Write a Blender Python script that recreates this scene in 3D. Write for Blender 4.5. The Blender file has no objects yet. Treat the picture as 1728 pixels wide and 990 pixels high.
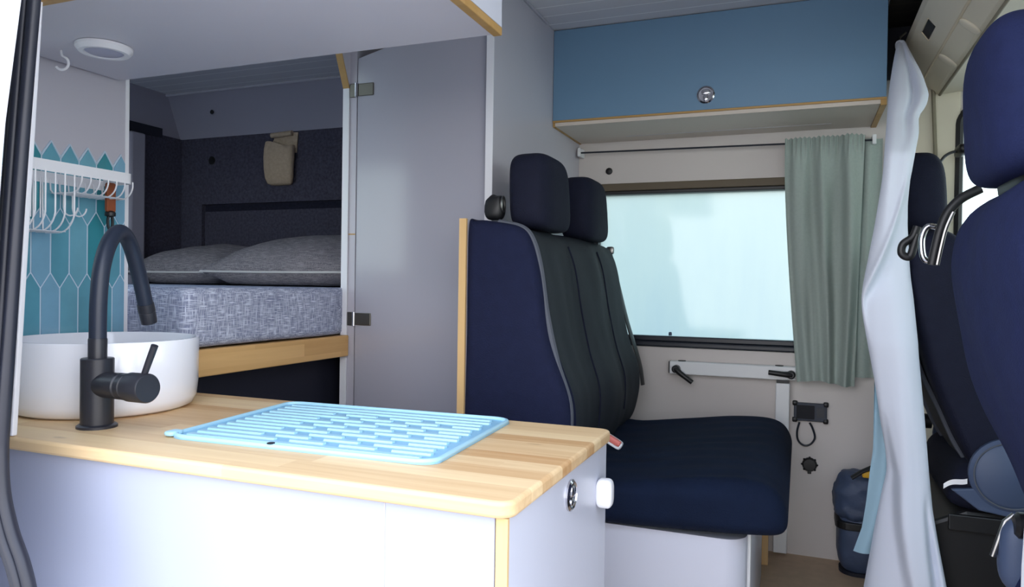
# Camper-van interior seen through the open sliding door.
# World axes: X = forward along the van, Y = across the van (away from the open door), Z = up.  Metres, van floor at z = 0.
import bpy, bmesh, math, random
from mathutils import Vector, Matrix, noise

random.seed(7)
PI = math.pi
scene = bpy.context.scene
COL = scene.collection

# ------------------------------------------------------------------ camera
W_, H_ = 1728.0, 990.0
F_ = 1226.1
EYE = Vector((0.0, 0.0, 0.92))


def _basis():
    vy = Vector((486.0, 6.0, F_)).normalized()
    vx = -Vector((-3094.0, 59.0, F_)).normalized()
    vx = (vx - vy * vx.dot(vy)).normalized()
    vz = vx.cross(vy)
    if vz.y < 0:
        vz = -vz
    return vx, vy, vz


XA, YA, ZA = _basis()          # world axes written in camera (right, up, forward)


def spot(px, py, **k):
    """world point where the sight line through a photo point meets a known plane of the van (x=, y= or z=)"""
    c = Vector(((px - 864) / F_, -(py - 495) / F_, 1.0))
    r = Vector((XA.dot(c), YA.dot(c), ZA.dot(c)))
    (a, v), = k.items()
    i = 'xyz'.index(a)
    return EYE + r * ((v - EYE[i]) / r[i])


cd = bpy.data.cameras.new('camera')
cam = bpy.data.objects.new('camera', cd)
COL.objects.link(cam)
cd.sensor_width = 36.0
cd.lens = F_ / W_ * 36.0
cd.clip_start = 0.02
R = Matrix(((XA.x, XA.y, -XA.z), (YA.x, YA.y, -YA.z), (ZA.x, ZA.y, -ZA.z)))
cam.matrix_world = Matrix.Translation(EYE) @ R.to_4x4()
scene.camera = cam

# ------------------------------------------------------------------ materials


def lin(c):
    o = []
    for v in c[:3]:
        v = v / 255.0
        o.append(v / 12.92 if v <= 0.04045 else ((v + 0.055) / 1.055) ** 2.4)
    return (o[0], o[1], o[2], 1.0)


def mat(name, rgb, rough=0.5, metal=0.0, var=0.0, vscale=8.0, bump=0.0, bscale=200.0, spec=0.5, coat=0.0, sheen=0.0,
        stretch=(1, 1, 1)):
    m = bpy.data.materials.new(name)
    m.use_nodes = True
    nt = m.node_tree
    b = nt.nodes['Principled BSDF']
    b.inputs['Base Color'].default_value = lin(rgb)
    b.inputs['Roughness'].default_value = rough
    b.inputs['Metallic'].default_value = metal
    b.inputs['Specular IOR Level'].default_value = spec
    b.inputs['Coat Weight'].default_value = coat
    b.inputs['Coat Roughness'].default_value = 0.08
    if sheen:
        b.inputs['Sheen Weight'].default_value = sheen
    tc = nt.nodes.new('ShaderNodeTexCoord')
    mp = nt.nodes.new('ShaderNodeMapping')
    mp.inputs['Scale'].default_value = stretch
    nt.links.new(tc.outputs['Object'], mp.inputs['Vector'])
    if var:
        n = nt.nodes.new('ShaderNodeTexNoise')
        n.inputs['Scale'].default_value = vscale
        n.inputs['Detail'].default_value = 4
        mx = nt.nodes.new('ShaderNodeMix')
        mx.data_type = 'RGBA'
        lo = [max(0, v * (1 - var)) for v in rgb]
        hi = [min(255, v * (1 + var)) for v in rgb]
        mx.inputs['A'].default_value = lin(lo)
        mx.inputs['B'].default_value = lin(hi)
        nt.links.new(mp.outputs['Vector'], n.inputs['Vector'])
        nt.links.new(n.outputs['Fac'], mx.inputs['Factor'])
        nt.links.new(mx.outputs['Result'], b.inputs['Base Color'])
    if bump:
        n2 = nt.nodes.new('ShaderNodeTexNoise')
        n2.inputs['Scale'].default_value = bscale
        n2.inputs['Detail'].default_value = 3
        bp = nt.nodes.new('ShaderNodeBump')
        bp.inputs['Strength'].default_value = bump
        bp.inputs['Distance'].default_value = 0.004
        nt.links.new(mp.outputs['Vector'], n2.inputs['Vector'])
        nt.links.new(n2.outputs['Fac'], bp.inputs['Height'])
        nt.links.new(bp.outputs['Normal'], b.inputs['Normal'])
    return m


def mnode(nt, op, a, b=None):
    n = nt.nodes.new('ShaderNodeMath')
    n.operation = op
    for i, v in enumerate((a, b)):
        if v is None:
            continue
        if isinstance(v, (int, float)):
            n.inputs[i].default_value = v
        else:
            nt.links.new(v, n.inputs[i])
    return n.outputs[0]


def wood(name, c_lo, c_hi, along='x', across='y', stave=0.045, rough=0.45, grain=70.0, knots=0.35, kd=1.0, flat='z'):
    """glued pine staves: each stave its own tone, fine grain along it, a few knots"""
    m = bpy.data.materials.new(name)
    m.use_nodes = True
    nt = m.node_tree
    L = nt.links.new
    b = nt.nodes['Principled BSDF']
    b.inputs['Roughness'].default_value = rough
    b.inputs['Specular IOR Level'].default_value = 0.4
    tc = nt.nodes.new('ShaderNodeTexCoord')
    sp = nt.nodes.new('ShaderNodeSeparateXYZ')
    L(tc.outputs['Object'], sp.inputs[0])
    ax = {'x': 0, 'y': 1, 'z': 2}
    al = sp.outputs[ax[along]]
    ac = sp.outputs[ax[across]]
    row = mnode(nt, 'FLOOR', mnode(nt, 'DIVIDE', ac, stave))
    wn = nt.nodes.new('ShaderNodeTexWhiteNoise')
    wn.noise_dimensions = '1D'
    L(row, wn.inputs['W'])
    # stave ends
    seg = mnode(nt, 'FLOOR', mnode(nt, 'ADD', mnode(nt, 'DIVIDE', al, 0.62), mnode(nt, 'MULTIPLY', wn.outputs['Value'], 7.3)))
    wn2 = nt.nodes.new('ShaderNodeTexWhiteNoise')
    wn2.noise_dimensions = '2D'
    cb = nt.nodes.new('ShaderNodeCombineXYZ')
    L(row, cb.inputs[0])
    L(seg, cb.inputs[1])
    L(cb.outputs[0], wn2.inputs['Vector'])
    mp = nt.nodes.new('ShaderNodeMapping')
    sc = [grain, grain, grain]
    sc[ax[along]] = 3.0
    mp.inputs['Scale'].default_value = sc
    L(tc.outputs['Object'], mp.inputs['Vector'])
    off = nt.nodes.new('ShaderNodeVectorMath')
    off.operation = 'ADD'
    L(mp.outputs['Vector'], off.inputs[0])
    L(wn2.outputs['Color'], off.inputs[1])
    gn = nt.nodes.new('ShaderNodeTexNoise')
    gn.inputs['Scale'].default_value = 1.0
    gn.inputs['Detail'].default_value = 5
    gn.inputs['Distortion'].default_value = 0.6
    L(off.outputs[0], gn.inputs['Vector'])
    fac = mnode(nt, 'ADD', mnode(nt, 'MULTIPLY', wn2.outputs['Value'], 0.55), mnode(nt, 'MULTIPLY', gn.outputs['Fac'], 0.5))
    cr = nt.nodes.new('ShaderNodeValToRGB')
    cr.color_ramp.elements[0].position = 0.15
    cr.color_ramp.elements[0].color = lin(c_lo)
    cr.color_ramp.elements[1].position = 0.85
    cr.color_ramp.elements[1].color = lin(c_hi)
    L(fac, cr.inputs[0])
    # knots
    mp2 = nt.nodes.new('ShaderNodeMapping')
    s2 = [11.0 * kd] * 3
    s2[ax[along]] = 4.5 * kd
    s2[ax[flat]] = 0.0
    mp2.inputs['Scale'].default_value = s2
    L(tc.outputs['Object'], mp2.inputs['Vector'])
    vo = nt.nodes.new('ShaderNodeTexVoronoi')
    vo.inputs['Scale'].default_value = 1.0
    L(mp2.outputs['Vector'], vo.inputs['Vector'])
    kr = nt.nodes.new('ShaderNodeValToRGB')
    kr.color_ramp.elements[0].position = 0.03
    kr.color_ramp.elements[0].color = (knots, knots, knots, 1)
    kr.color_ramp.elements[1].position = 0.13
    kr.color_ramp.elements[1].color = (0, 0, 0, 1)
    L(vo.outputs['Distance'], kr.inputs[0])
    mx = nt.nodes.new('ShaderNodeMix')
    mx.data_type = 'RGBA'
    sk_ = nt.nodes.new('ShaderNodeSeparateColor')
    L(vo.outputs['Color'], sk_.inputs[0])
    L(mnode(nt, 'MULTIPLY', kr.outputs[0], mnode(nt, 'GREATER_THAN', sk_.outputs[0], 0.72)), mx.inputs['Factor'])
    L(cr.outputs[0], mx.inputs['A'])
    mx.inputs['B'].default_value = lin((120, 78, 48))
    L(mx.outputs['Result'], b.inputs['Base Color'])
    return m


def weave(name, c_lo, c_hi, s=260.0, bias=0.5, sharp=0.1, rough=0.9):
    """loose woven cloth: streaky threads in two directions"""
    m = bpy.data.materials.new(name)
    m.use_nodes = True
    nt = m.node_tree
    L = nt.links.new
    b = nt.nodes['Principled BSDF']
    b.inputs['Roughness'].default_value = rough
    b.inputs['Specular IOR Level'].default_value = 0.1
    tc = nt.nodes.new('ShaderNodeTexCoord')
    outs = []
    for sc in ((s * .06, s * .06, s), (s, s, s * .06)):
        mp = nt.nodes.new('ShaderNodeMapping')
        mp.inputs['Scale'].default_value = sc
        L(tc.outputs['Object'], mp.inputs['Vector'])
        n = nt.nodes.new('ShaderNodeTexNoise')
        n.inputs['Scale'].default_value = 1.0
        n.inputs['Detail'].default_value = 1
        L(mp.outputs['Vector'], n.inputs['Vector'])
        outs.append(n.outputs['Fac'])
    f = mnode(nt, 'MAXIMUM', outs[0], outs[1])
    cr = nt.nodes.new('ShaderNodeValToRGB')
    cr.color_ramp.elements[0].position = bias - sharp
    cr.color_ramp.elements[0].color = lin(c_lo)
    cr.color_ramp.elements[1].position = bias + sharp
    cr.color_ramp.elements[1].color = lin(c_hi)
    L(f, cr.inputs[0])
    L(cr.outputs[0], b.inputs['Base Color'])
    bp = nt.nodes.new('ShaderNodeBump')
    bp.inputs['Strength'].default_value = 0.3
    bp.inputs['Distance'].default_value = 0.002
    L(f, bp.inputs['Height'])
    L(bp.outputs['Normal'], b.inputs['Normal'])
    return m


def planks(name, c, groove, pitch, axis='y', rough=0.55):
    """boards with a fine joint every `pitch` metres across `axis`"""
    m = mat(name, c, rough)
    nt = m.node_tree
    L = nt.links.new
    b = nt.nodes['Principled BSDF']
    tc = nt.nodes.new('ShaderNodeTexCoord')
    sp = nt.nodes.new('ShaderNodeSeparateXYZ')
    L(tc.outputs['Object'], sp.inputs[0])
    fr = mnode(nt, 'FRACT', mnode(nt, 'DIVIDE', sp.outputs['xyz'.index(axis)], pitch))
    g = mnode(nt, 'LESS_THAN', fr, 0.07)
    mx = nt.nodes.new('ShaderNodeMix')
    mx.data_type = 'RGBA'
    L(g, mx.inputs['Factor'])
    mx.inputs['A'].default_value = lin(c)
    mx.inputs['B'].default_value = lin(groove)
    L(mx.outputs['Result'], b.inputs['Base Color'])
    return m


def glass(name, tint, gloss=0.06):
    m = bpy.data.materials.new(name)
    m.use_nodes = True
    nt = m.node_tree
    nt.nodes.remove(nt.nodes['Principled BSDF'])
    out = nt.nodes['Material Output']
    t = nt.nodes.new('ShaderNodeBsdfTransparent')
    t.inputs[0].default_value = lin(tint)
    g = nt.nodes.new('ShaderNodeBsdfGlossy')
    g.inputs['Roughness'].default_value = 0.02
    mx = nt.nodes.new('ShaderNodeMixShader')
    mx.inputs[0].default_value = gloss
    nt.links.new(t.outputs[0], mx.inputs[1])
    nt.links.new(g.outputs[0], mx.inputs[2])
    nt.links.new(mx.outputs[0], out.inputs[0])
    return m


def frosted(name):
    """sea-green frosted window pane, lit by the daylight behind it"""
    m = bpy.data.materials.new(name)
    m.use_nodes = True
    nt = m.node_tree
    L = nt.links.new
    nt.nodes.remove(nt.nodes['Principled BSDF'])
    out = nt.nodes['Material Output']
    tc = nt.nodes.new('ShaderNodeTexCoord')
    mp = nt.nodes.new('ShaderNodeMapping')
    mp.inputs['Scale'].default_value = (9.0, 1.0, 1.6)  # stretched noise: faint upright streaks, reflections painted into the pane
    L(tc.outputs['Object'], mp.inputs['Vector'])
    n = nt.nodes.new('ShaderNodeTexNoise')
    n.inputs['Scale'].default_value = 1.0
    n.inputs['Detail'].default_value = 5
    n.inputs['Roughness'].default_value = 0.6
    L(mp.outputs['Vector'], n.inputs['Vector'])
    cr = nt.nodes.new('ShaderNodeValToRGB')
    e = cr.color_ramp.elements
    e[0].position, e[0].color = 0.3, (0.44, 0.53, 0.54, 1)
    e[1].position, e[1].color = 0.72, (0.48, 0.565, 0.55, 1)
    L(n.outputs['Fac'], cr.inputs[0])
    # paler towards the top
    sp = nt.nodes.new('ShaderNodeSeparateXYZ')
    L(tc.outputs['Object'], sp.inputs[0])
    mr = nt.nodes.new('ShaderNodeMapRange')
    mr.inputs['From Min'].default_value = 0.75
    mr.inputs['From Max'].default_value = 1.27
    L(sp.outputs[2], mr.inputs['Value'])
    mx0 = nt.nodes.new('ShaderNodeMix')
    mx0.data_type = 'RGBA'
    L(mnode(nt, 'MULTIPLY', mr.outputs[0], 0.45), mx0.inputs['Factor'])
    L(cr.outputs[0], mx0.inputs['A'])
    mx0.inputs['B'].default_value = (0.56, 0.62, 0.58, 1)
    tl = nt.nodes.new('ShaderNodeBsdfTranslucent')
    L(mx0.outputs['Result'], tl.inputs[0])
    gl = nt.nodes.new('ShaderNodeBsdfGlossy')
    gl.inputs['Roughness'].default_value = 0.08
    mx = nt.nodes.new('ShaderNodeMixShader')
    mx.inputs[0].default_value = 0.05
    L(tl.outputs[0], mx.inputs[1])
    L(gl.outputs[0], mx.inputs[2])
    L(mx.outputs[0], out.inputs[0])
    return m


M = dict(
    lam=mat('white_laminate', (206, 209, 222), 0.28, spec=0.5),
    lam_grey=mat('grey_laminate', (188, 185, 194), 0.30, spec=0.5, var=0.02, vscale=2),
    lam_under=mat('cabinet_underside', (206, 204, 212), 0.42),
    gloss_door=mat('glossy_grey_door', (172, 171, 181), 0.16, spec=0.6),
    white=mat('white_paint', (232, 232, 236), 0.35),
    white_plastic=mat('white_plastic', (235, 235, 238), 0.3),
    wall=mat('wall_panel', (205, 198, 194), 0.5, var=0.02, vscale=3),
    cream=mat('cream_panel', (214, 200, 172), 0.55),
    grey_panel=mat('grey_panel', (150, 146, 160), 0.6),
    body=mat('van_body_white', (225, 228, 232), 0.25, coat=0.5),
    floor=mat('beige_vinyl', (196, 170, 142), 0.55, var=0.08, vscale=25, bump=0.1, bscale=80),
    asphalt=mat('asphalt', (140, 138, 136), 0.9, var=0.25, vscale=60),
    ceil=planks('ceiling_boards', (218, 217, 222), (250, 250, 252), 0.075, 'y'),
    ceil_shade=planks('shaded_loft_boards', (40, 36, 34), (70, 62, 55), 0.075, 'y'),  # ceiling boards with the loft's shade put into the colour
    felt=mat('charcoal_felt', (66, 64, 76), 0.95, var=0.35, vscale=90, bump=0.5, bscale=300, spec=0.1),
    felt_shade=mat('shaded_felt', (34, 34, 46), 0.95, var=0.3, vscale=90, spec=0.1),
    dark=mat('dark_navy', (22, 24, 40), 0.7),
    black=mat('black_plastic', (20, 20, 23), 0.45),
    rubber=mat('rubber_seal', (28, 31, 43), 0.42, var=0.12, vscale=30),
    rubber_black=mat('black_rubber', (24, 30, 42), 0.4),
    tapblack=mat('matt_black_tap', (38, 39, 46), 0.38, spec=0.5, var=0.05, vscale=40),
    hose=mat('black_silicone_hose', (34, 42, 58), 0.42, spec=0.5),
    ceramic=mat('white_ceramic', (240, 241, 246), 0.12, spec=0.5, coat=0.4),
    chrome=mat('chrome', (200, 200, 205), 0.15, metal=1.0),
    steel=mat('brushed_steel', (150, 148, 145), 0.32, metal=1.0),
    alu=mat('white_aluminium', (228, 230, 232), 0.3, spec=0.5),
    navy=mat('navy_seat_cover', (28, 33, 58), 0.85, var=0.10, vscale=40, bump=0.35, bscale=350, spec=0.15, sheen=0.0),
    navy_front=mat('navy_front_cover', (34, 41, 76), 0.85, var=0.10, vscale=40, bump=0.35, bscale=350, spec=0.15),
    cushion=mat('navy_cushion_cover', (19, 29, 50), 0.85, var=0.15, vscale=14, bump=0.35, bscale=350, spec=0.12),
    locker_under=mat('locker_underside', (206, 194, 182), 0.42),
    front=mat('white_front_panel', (174, 179, 198), 0.28),
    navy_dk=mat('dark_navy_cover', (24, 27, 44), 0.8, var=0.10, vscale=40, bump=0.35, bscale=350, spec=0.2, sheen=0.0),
    seatgreen=mat('dark_seat_centre', (34, 39, 47), 0.7, var=0.12, vscale=25, bump=0.35, bscale=350, spec=0.3),
    pale_piping=mat('pale_piping', (206, 200, 198), 0.8),
    unit=mat('dark_slate_case', (36, 44, 60), 0.5),
    hinge=mat('dull_hinge_metal', (120, 116, 108), 0.42, metal=1.0),
    piping=mat('grey_piping', (82, 86, 96), 0.8),
    shield=mat('slate_plastic', (66, 80, 108), 0.5),
    mesh_net=mat('black_net', (14, 15, 20), 0.7, var=0.6, vscale=120, bump=0.8, bscale=220),
    blue=mat('blue_cabinet_front', (104, 138, 166), 0.42, var=0.02, vscale=3),
    teal_frame=mat('teal_grey', (160, 178, 176), 0.6),
    curtain=mat('sage_curtain', (160, 172, 166), 0.92, var=0.04, vscale=120, bump=0.12, bscale=500, spec=0.1),
    divider=mat('white_divider_cloth', (216, 221, 234), 0.9, spec=0.1),
    lining=mat('pale_blue_lining', (152, 182, 198), 0.9, spec=0.1),
    matblue=mat('pale_blue_silicone', (166, 210, 228), 0.38, spec=0.4),
    matblue_dk=mat('blue_silicone_channel', (142, 192, 220), 0.45),
    leather=mat('brown_leather', (140, 72, 36), 0.55, var=0.15, vscale=60),
    linen=mat('beige_linen', (176, 156, 136), 0.9, var=0.1, vscale=80, bump=0.4, bscale=260, spec=0.1),
    beige=mat('beige_cab_trim', (220, 211, 190), 0.6, var=0.03, vscale=6),
    beige_dk=mat('beige_groove', (140, 132, 112), 0.7),
    bag=mat('slate_nylon', (62, 76, 104), 0.55, var=0.15, vscale=20, bump=0.4, bscale=60),
    yellow=mat('yellow_plastic', (226, 172, 40), 0.5),
    red=mat('red_button', (206, 110, 100), 0.5),
    grout=mat('pale_grout', (190, 208, 222), 0.7),
    screen=mat('black_screen', (14, 16, 26), 0.45, spec=0.2),
    lampglass=mat('frosted_lamp', (176, 176, 196), 0.4),
    brown=mat('brown_window_trim', (96, 84, 66), 0.6),
    pillow=weave('pillow_weave', (100, 95, 102), (160, 152, 154), 520, 0.58, 0.16),
    sheet=weave('sheet_weave', (132, 138, 164), (220, 226, 240), 560, 0.60, 0.12),
    worktop=wood('pine_worktop', (194, 148, 98), (238, 210, 164), 'x', 'y', 0.042, knots=0.7, kd=1.25),
    rail_wood=wood('pine_rail', (196, 150, 92), (226, 184, 124), 'y', 'z', 0.034, knots=0.95, kd=2.2, flat='x'),
    ply=wood('birch_edge', (206, 168, 112), (224, 190, 138), 'z', 'y', 0.05, knots=0.0),
    ply_dk=wood('oiled_edge', (170, 132, 74), (188, 150, 94), 'x', 'y', 0.05, knots=0.0),
    clear=glass('clear_glass', (235, 245, 245)),
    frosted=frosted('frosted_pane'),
)
TEAL = [mat('teal_glaze_%s' % n, c, 0.12, spec=0.5, var=0.10, vscale=14) for n, c in
        (('deep', (56, 138, 150)), ('mid', (94, 156, 174)), ('pale', (124, 170, 194)), ('sea', (108, 166, 184)), ('green', (40, 128, 130)))]

# ------------------------------------------------------------------ mesh helpers


def link(name, bm, m, parent=None, smooth=False, angle=40, bevel=0.0, seg=2, recalc=True):
    if recalc:
        bmesh.ops.recalc_face_normals(bm, faces=bm.faces)
    me = bpy.data.meshes.new(name)
    bm.to_mesh(me)
    bm.free()
    o = bpy.data.objects.new(name, me)
    COL.objects.link(o)
    for k in (m if isinstance(m, (list, tuple)) else [m]):
        me.materials.append(k)
    if smooth:
        me.shade_smooth()
        me.set_sharp_from_angle(angle=math.radians(angle))
    if bevel:
        b = o.modifiers.new('bevel', 'BEVEL')
        b.width = bevel
        b.segments = seg
        b.limit_method = 'ANGLE'
        b.angle_limit = math.radians(35)
    if parent is not None:
        o.parent = parent
        o.matrix_parent_inverse = root_inverse(parent)
    return o


def root_inverse(p):
    """parts are modelled in place: a part directly under an Empty undoes the Empty's offset"""
    return Matrix.Translation(p.location).inverted() if p.type == 'EMPTY' else Matrix.Identity(4)


def thing(name, label, cat, loc=(0, 0, 0), group=None):
    o = bpy.data.objects.new(name, None)
    COL.objects.link(o)
    o.location = loc
    o.empty_display_size = 0.1
    o['label'] = label
    o['category'] = cat
    if group:
        o['group'] = group
    return o


def tag(o, label, cat, group=None):
    o['label'] = label
    o['category'] = cat
    if group:
        o['group'] = group
    return o


def struct(name, bm, m, parent=None, **k):
    o = link(name, bm, m, parent, **k)
    if parent is None:
        o['kind'] = 'structure'
    return o


def box(x0, x1, y0, y1, z0, z1, bm=None, mi=0):
    bm = bm or bmesh.new()
    v = [bm.verts.new(p) for p in ((x0, y0, z0), (x1, y0, z0), (x1, y1, z0), (x0, y1, z0), (x0, y0, z1), (x1, y0, z1), (x1, y1, z1), (x0, y1, z1))]
    for f in ((0, 3, 2, 1), (4, 5, 6, 7), (0, 1, 5, 4), (1, 2, 6, 5), (2, 3, 7, 6), (3, 0, 4, 7)):
        bm.faces.new([v[i] for i in f]).material_index = mi
    return bm


def prism(pts, axis, a0, a1, bm=None, mi=0):
    """extrude a polygon; pts are (b,c) in the two other axes in xyz order"""
    bm = bm or bmesh.new()

    def P(p, a):
        return {'x': (a, p[0], p[1]), 'y': (p[0], a, p[1]), 'z': (p[0], p[1], a)}[axis]
    A = [bm.verts.new(P(p, a0)) for p in pts]
    B = [bm.verts.new(P(p, a1)) for p in pts]
    n = len(pts)
    fs = [bm.faces.new(A[::-1]), bm.faces.new(B)]
    for i in range(n):
        fs.append(bm.faces.new((A[i], A[(i + 1) % n], B[(i + 1) % n], B[i])))
    for f in fs:
        f.material_index = mi
    return bm


def rrect(x0, x1, y0, y1, r, n=6):
    out = []
    for cx_, cy_, a in ((x1 - r, y1 - r, 0), (x0 + r, y1 - r, 90), (x0 + r, y0 + r, 180), (x1 - r, y0 + r, 270)):
        for i in range(n + 1):
            t = math.radians(a + 90 * i / n)
            out.append((cx_ + r * math.cos(t), cy_ + r * math.sin(t)))
    return out


def frames(pts, closed=False):
    n = len(pts)
    T = []
    for i in range(n):
        a = pts[(i - 1) % n] if (closed or i > 0) else pts[i]
        b = pts[(i + 1) % n] if (closed or i < n - 1) else pts[i]
        T.append((b - a).normalized())
    up = Vector((0, 0, 1)) if abs(T[0].z) < 0.9 else Vector((1, 0, 0))
    N = [(up - T[0] * up.dot(T[0])).normalized()]
    for i in range(1, n):
        v = N[-1] - T[i] * N[-1].dot(T[i])
        N.append(v.normalized() if v.length > 1e-6 else N[-1])
    return T, N


def tube(pts, r, seg=8, closed=False, bm=None, flat=1.0, mi=0):
    bm = bm or bmesh.new()
    pts = [Vector(p) for p in pts]
    T, N = frames(pts, closed)
    rings = []
    for i, p in enumerate(pts):
        B = T[i].cross(N[i])
        rr = r[i] if isinstance(r, (list, tuple)) else r
        rings.append([bm.verts.new(p + N[i] * (rr * flat * math.cos(2 * PI * k / seg)) + B * (rr * math.sin(2 * PI * k / seg))) for k in range(seg)])
    m = len(rings)
    for i in range(m if closed else m - 1):
        a, b = rings[i], rings[(i + 1) % m]
        for k in range(seg):
            bm.faces.new((a[k], a[(k + 1) % seg], b[(k + 1) % seg], b[k])).material_index = mi
    if not closed:
        bm.faces.new(rings[0][::-1]).material_index = mi
        bm.faces.new(rings[-1]).material_index = mi
    return bm


def lathe(prof, c, axis=(0, 0, 1), seg=32, bm=None, cap0=True, cap1=True):
    """prof: (radius, height) list along axis from point c"""
    bm = bm or bmesh.new()
    ax = Vector(axis).normalized()
    u = ax.orthogonal().normalized()
    v = ax.cross(u)
    c = Vector(c)
    rings = []
    for r, h in prof:
        r = max(r, 1e-5)
        rings.append([bm.verts.new(c + ax * h + (u * math.cos(2 * PI * k / seg) + v * math.sin(2 * PI * k / seg)) * r) for k in range(seg)])
    for a, b in zip(rings, rings[1:]):
        for k in range(seg):
            bm.faces.new((a[k], a[(k + 1) % seg], b[(k + 1) % seg], b[k]))
    if cap0:
        bm.faces.new(rings[0][::-1])
    if cap1:
        bm.faces.new(rings[-1])
    return bm


def catmull(P, n=6, closed=False):
    P = [Vector(p) for p in P]
    m = len(P)
    out = []
    for i in range(m if closed else m - 1):
        if closed:
            a, b, c, d = P[(i - 1) % m], P[i], P[(i + 1) % m], P[(i + 2) % m]
        else:
            a, b, c, d = P[max(i - 1, 0)], P[i], P[i + 1], P[min(i + 2, m - 1)]
        for k in range(n):
            t = k / n
            out.append(0.5 * ((2 * b) + (c - a) * t + (2 * a - 5 * b + 4 * c - d) * t * t + (3 * b - a - 3 * c + d) * t ** 3))
    if not closed:
        out.append(P[-1])
    return out


def sheet(fn, nu, nv, bm=None):
    bm = bm or bmesh.new()
    g = [[bm.verts.new(fn(i / nu, j / nv)) for i in range(nu + 1)] for j in range(nv + 1)]
    for j in range(nv):
        for i in range(nu):
            bm.faces.new((g[j][i], g[j][i + 1], g[j + 1][i + 1], g[j + 1][i]))
    return bm


def padded(prof, y0, y1, r, n=6, mid=14, bulge=0.0, wob=0.0, bm=None, cap_mi=0):
    """upholstered pad: smooth closed XZ profile run along Y, its ends rounded over by r"""
    bm = bm or bmesh.new()
    pr = [Vector((p[0], 0, p[1])) for p in prof]
    pr = catmull(pr, n, True)
    c = sum(pr, Vector()) / len(pr)
    ys = []
    for k in range(7):
        t = PI / 2 * k / 6
        ys.append((y0 + r * (1 - math.sin(t)), r * (1 - math.cos(t))))
    ys = ys[::-1]
    ys = [(y0 + r * (1 - math.cos(PI / 2 * k / 6)), r * (1 - math.sin(PI / 2 * k / 6))) for k in range(7)]
    for k in range(1, mid):
        ys.append((y0 + r + (y1 - y0 - 2 * r) * k / mid, -bulge * math.sin(PI * k / mid)))
    ys += [(y1 - r * (1 - math.cos(PI / 2 * k / 6)), r * (1 - math.sin(PI / 2 * k / 6))) for k in range(6, -1, -1)]
    rings = []
    N = len(pr)
    hx = (max(p.x for p in pr) - min(p.x for p in pr)) / 2
    hz = (max(p.z for p in pr) - min(p.z for p in pr)) / 2
    c = Vector(((max(p.x for p in pr) + min(p.x for p in pr)) / 2, 0, (max(p.z for p in pr) + min(p.z for p in pr)) / 2))
    nor = []
    for i in range(N):
        t = (pr[(i + 1) % N] - pr[i - 1]).normalized()
        nn = Vector((t.z, 0, -t.x))
        if nn.dot(pr[i] - c) < 0:
            nn = -nn
        nor.append(nn)
    for y, inset in ys:
        ring = []
        for i, p in enumerate(pr):
            q = Vector((c.x + (p.x - c.x) * (1 - inset / hx), 0, c.z + (p.z - c.z) * (1 - inset / hz)))
            if wob:
                q = q + nor[i] * wob * noise.noise(Vector((p.x * 7, y * 9, p.z * 7)))
            ring.append(bm.verts.new((q.x, y, q.z)))
        rings.append(ring)
    for a, b in zip(rings, rings[1:]):
        for k in range(N):
            bm.faces.new((a[k], a[(k + 1) % N], b[(k + 1) % N], b[k]))
    bm.faces.new(rings[0])
    bm.faces.new(rings[-1][::-1])
    return bm


def superell(c, s, e1=0.5, e2=0.5, nu=36, nv=20, rot=None, disp=None, bm=None, e1b=None):
    """rounded lump; e<1 is boxier.  disp(point)->offset along direction from the centre"""
    bm = bm or bmesh.new()

    def sg(v, e):
        return math.copysign(abs(v) ** e, v)
    rows = []
    c = Vector(c)
    for j in range(nv + 1):
        ph = -PI / 2 + PI * j / nv
        ee = e1b if (e1b and ph < 0) else e1
        row = []
        for i in range(nu):
            th = 2 * PI * i / nu
            p = Vector((s[0] * sg(math.cos(ph), ee) * sg(math.cos(th), e2), s[1] * sg(math.cos(ph), ee) * sg(math.sin(th), e2), s[2] * sg(math.sin(ph), ee)))
            if disp:
                p = p * (1 + disp(p))
            if rot:
                p = rot @ p
            row.append(p + c)
        rows.append(row)
    V = [[bm.verts.new(p) for p in row] for row in rows[1:-1]]
    b = bm.verts.new(rows[0][0])
    t = bm.verts.new(rows[-1][0])
    for j in range(len(V) - 1):
        for i in range(nu):
            bm.faces.new((V[j][i], V[j][(i + 1) % nu], V[j + 1][(i + 1) % nu], V[j + 1][i]))
    for i in range(nu):
        bm.faces.new((b, V[0][(i + 1) % nu], V[0][i]))
        bm.faces.new((t, V[-1][i], V[-1][(i + 1) % nu]))
    return bm


def holed_wall(x0, x1, z0, z1, holes, y0, y1):
    """wall slab normal to Y with rectangular holes (hx0,hx1,hz0,hz1)"""
    xs = sorted({x0, x1, *[h[0] for h in holes], *[h[1] for h in holes]})
    zs = sorted({z0, z1, *[h[2] for h in holes], *[h[3] for h in holes]})
    bm = bmesh.new()
    for a, b in zip(xs, xs[1:]):
        for c, d in zip(zs, zs[1:]):
            mx, mz = (a + b) / 2, (c + d) / 2
            if any(h[0] < mx < h[1] and h[2] < mz < h[3] for h in holes):
                continue
            box(a, b, y0, y1, c, d, bm)
    bmesh.ops.remove_doubles(bm, verts=bm.verts, dist=1e-5)
    return bm


YW = 2.71        # inside face of the far wall
ZC = 1.80        # ceiling
XR = -2.80       # rear doors

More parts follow.
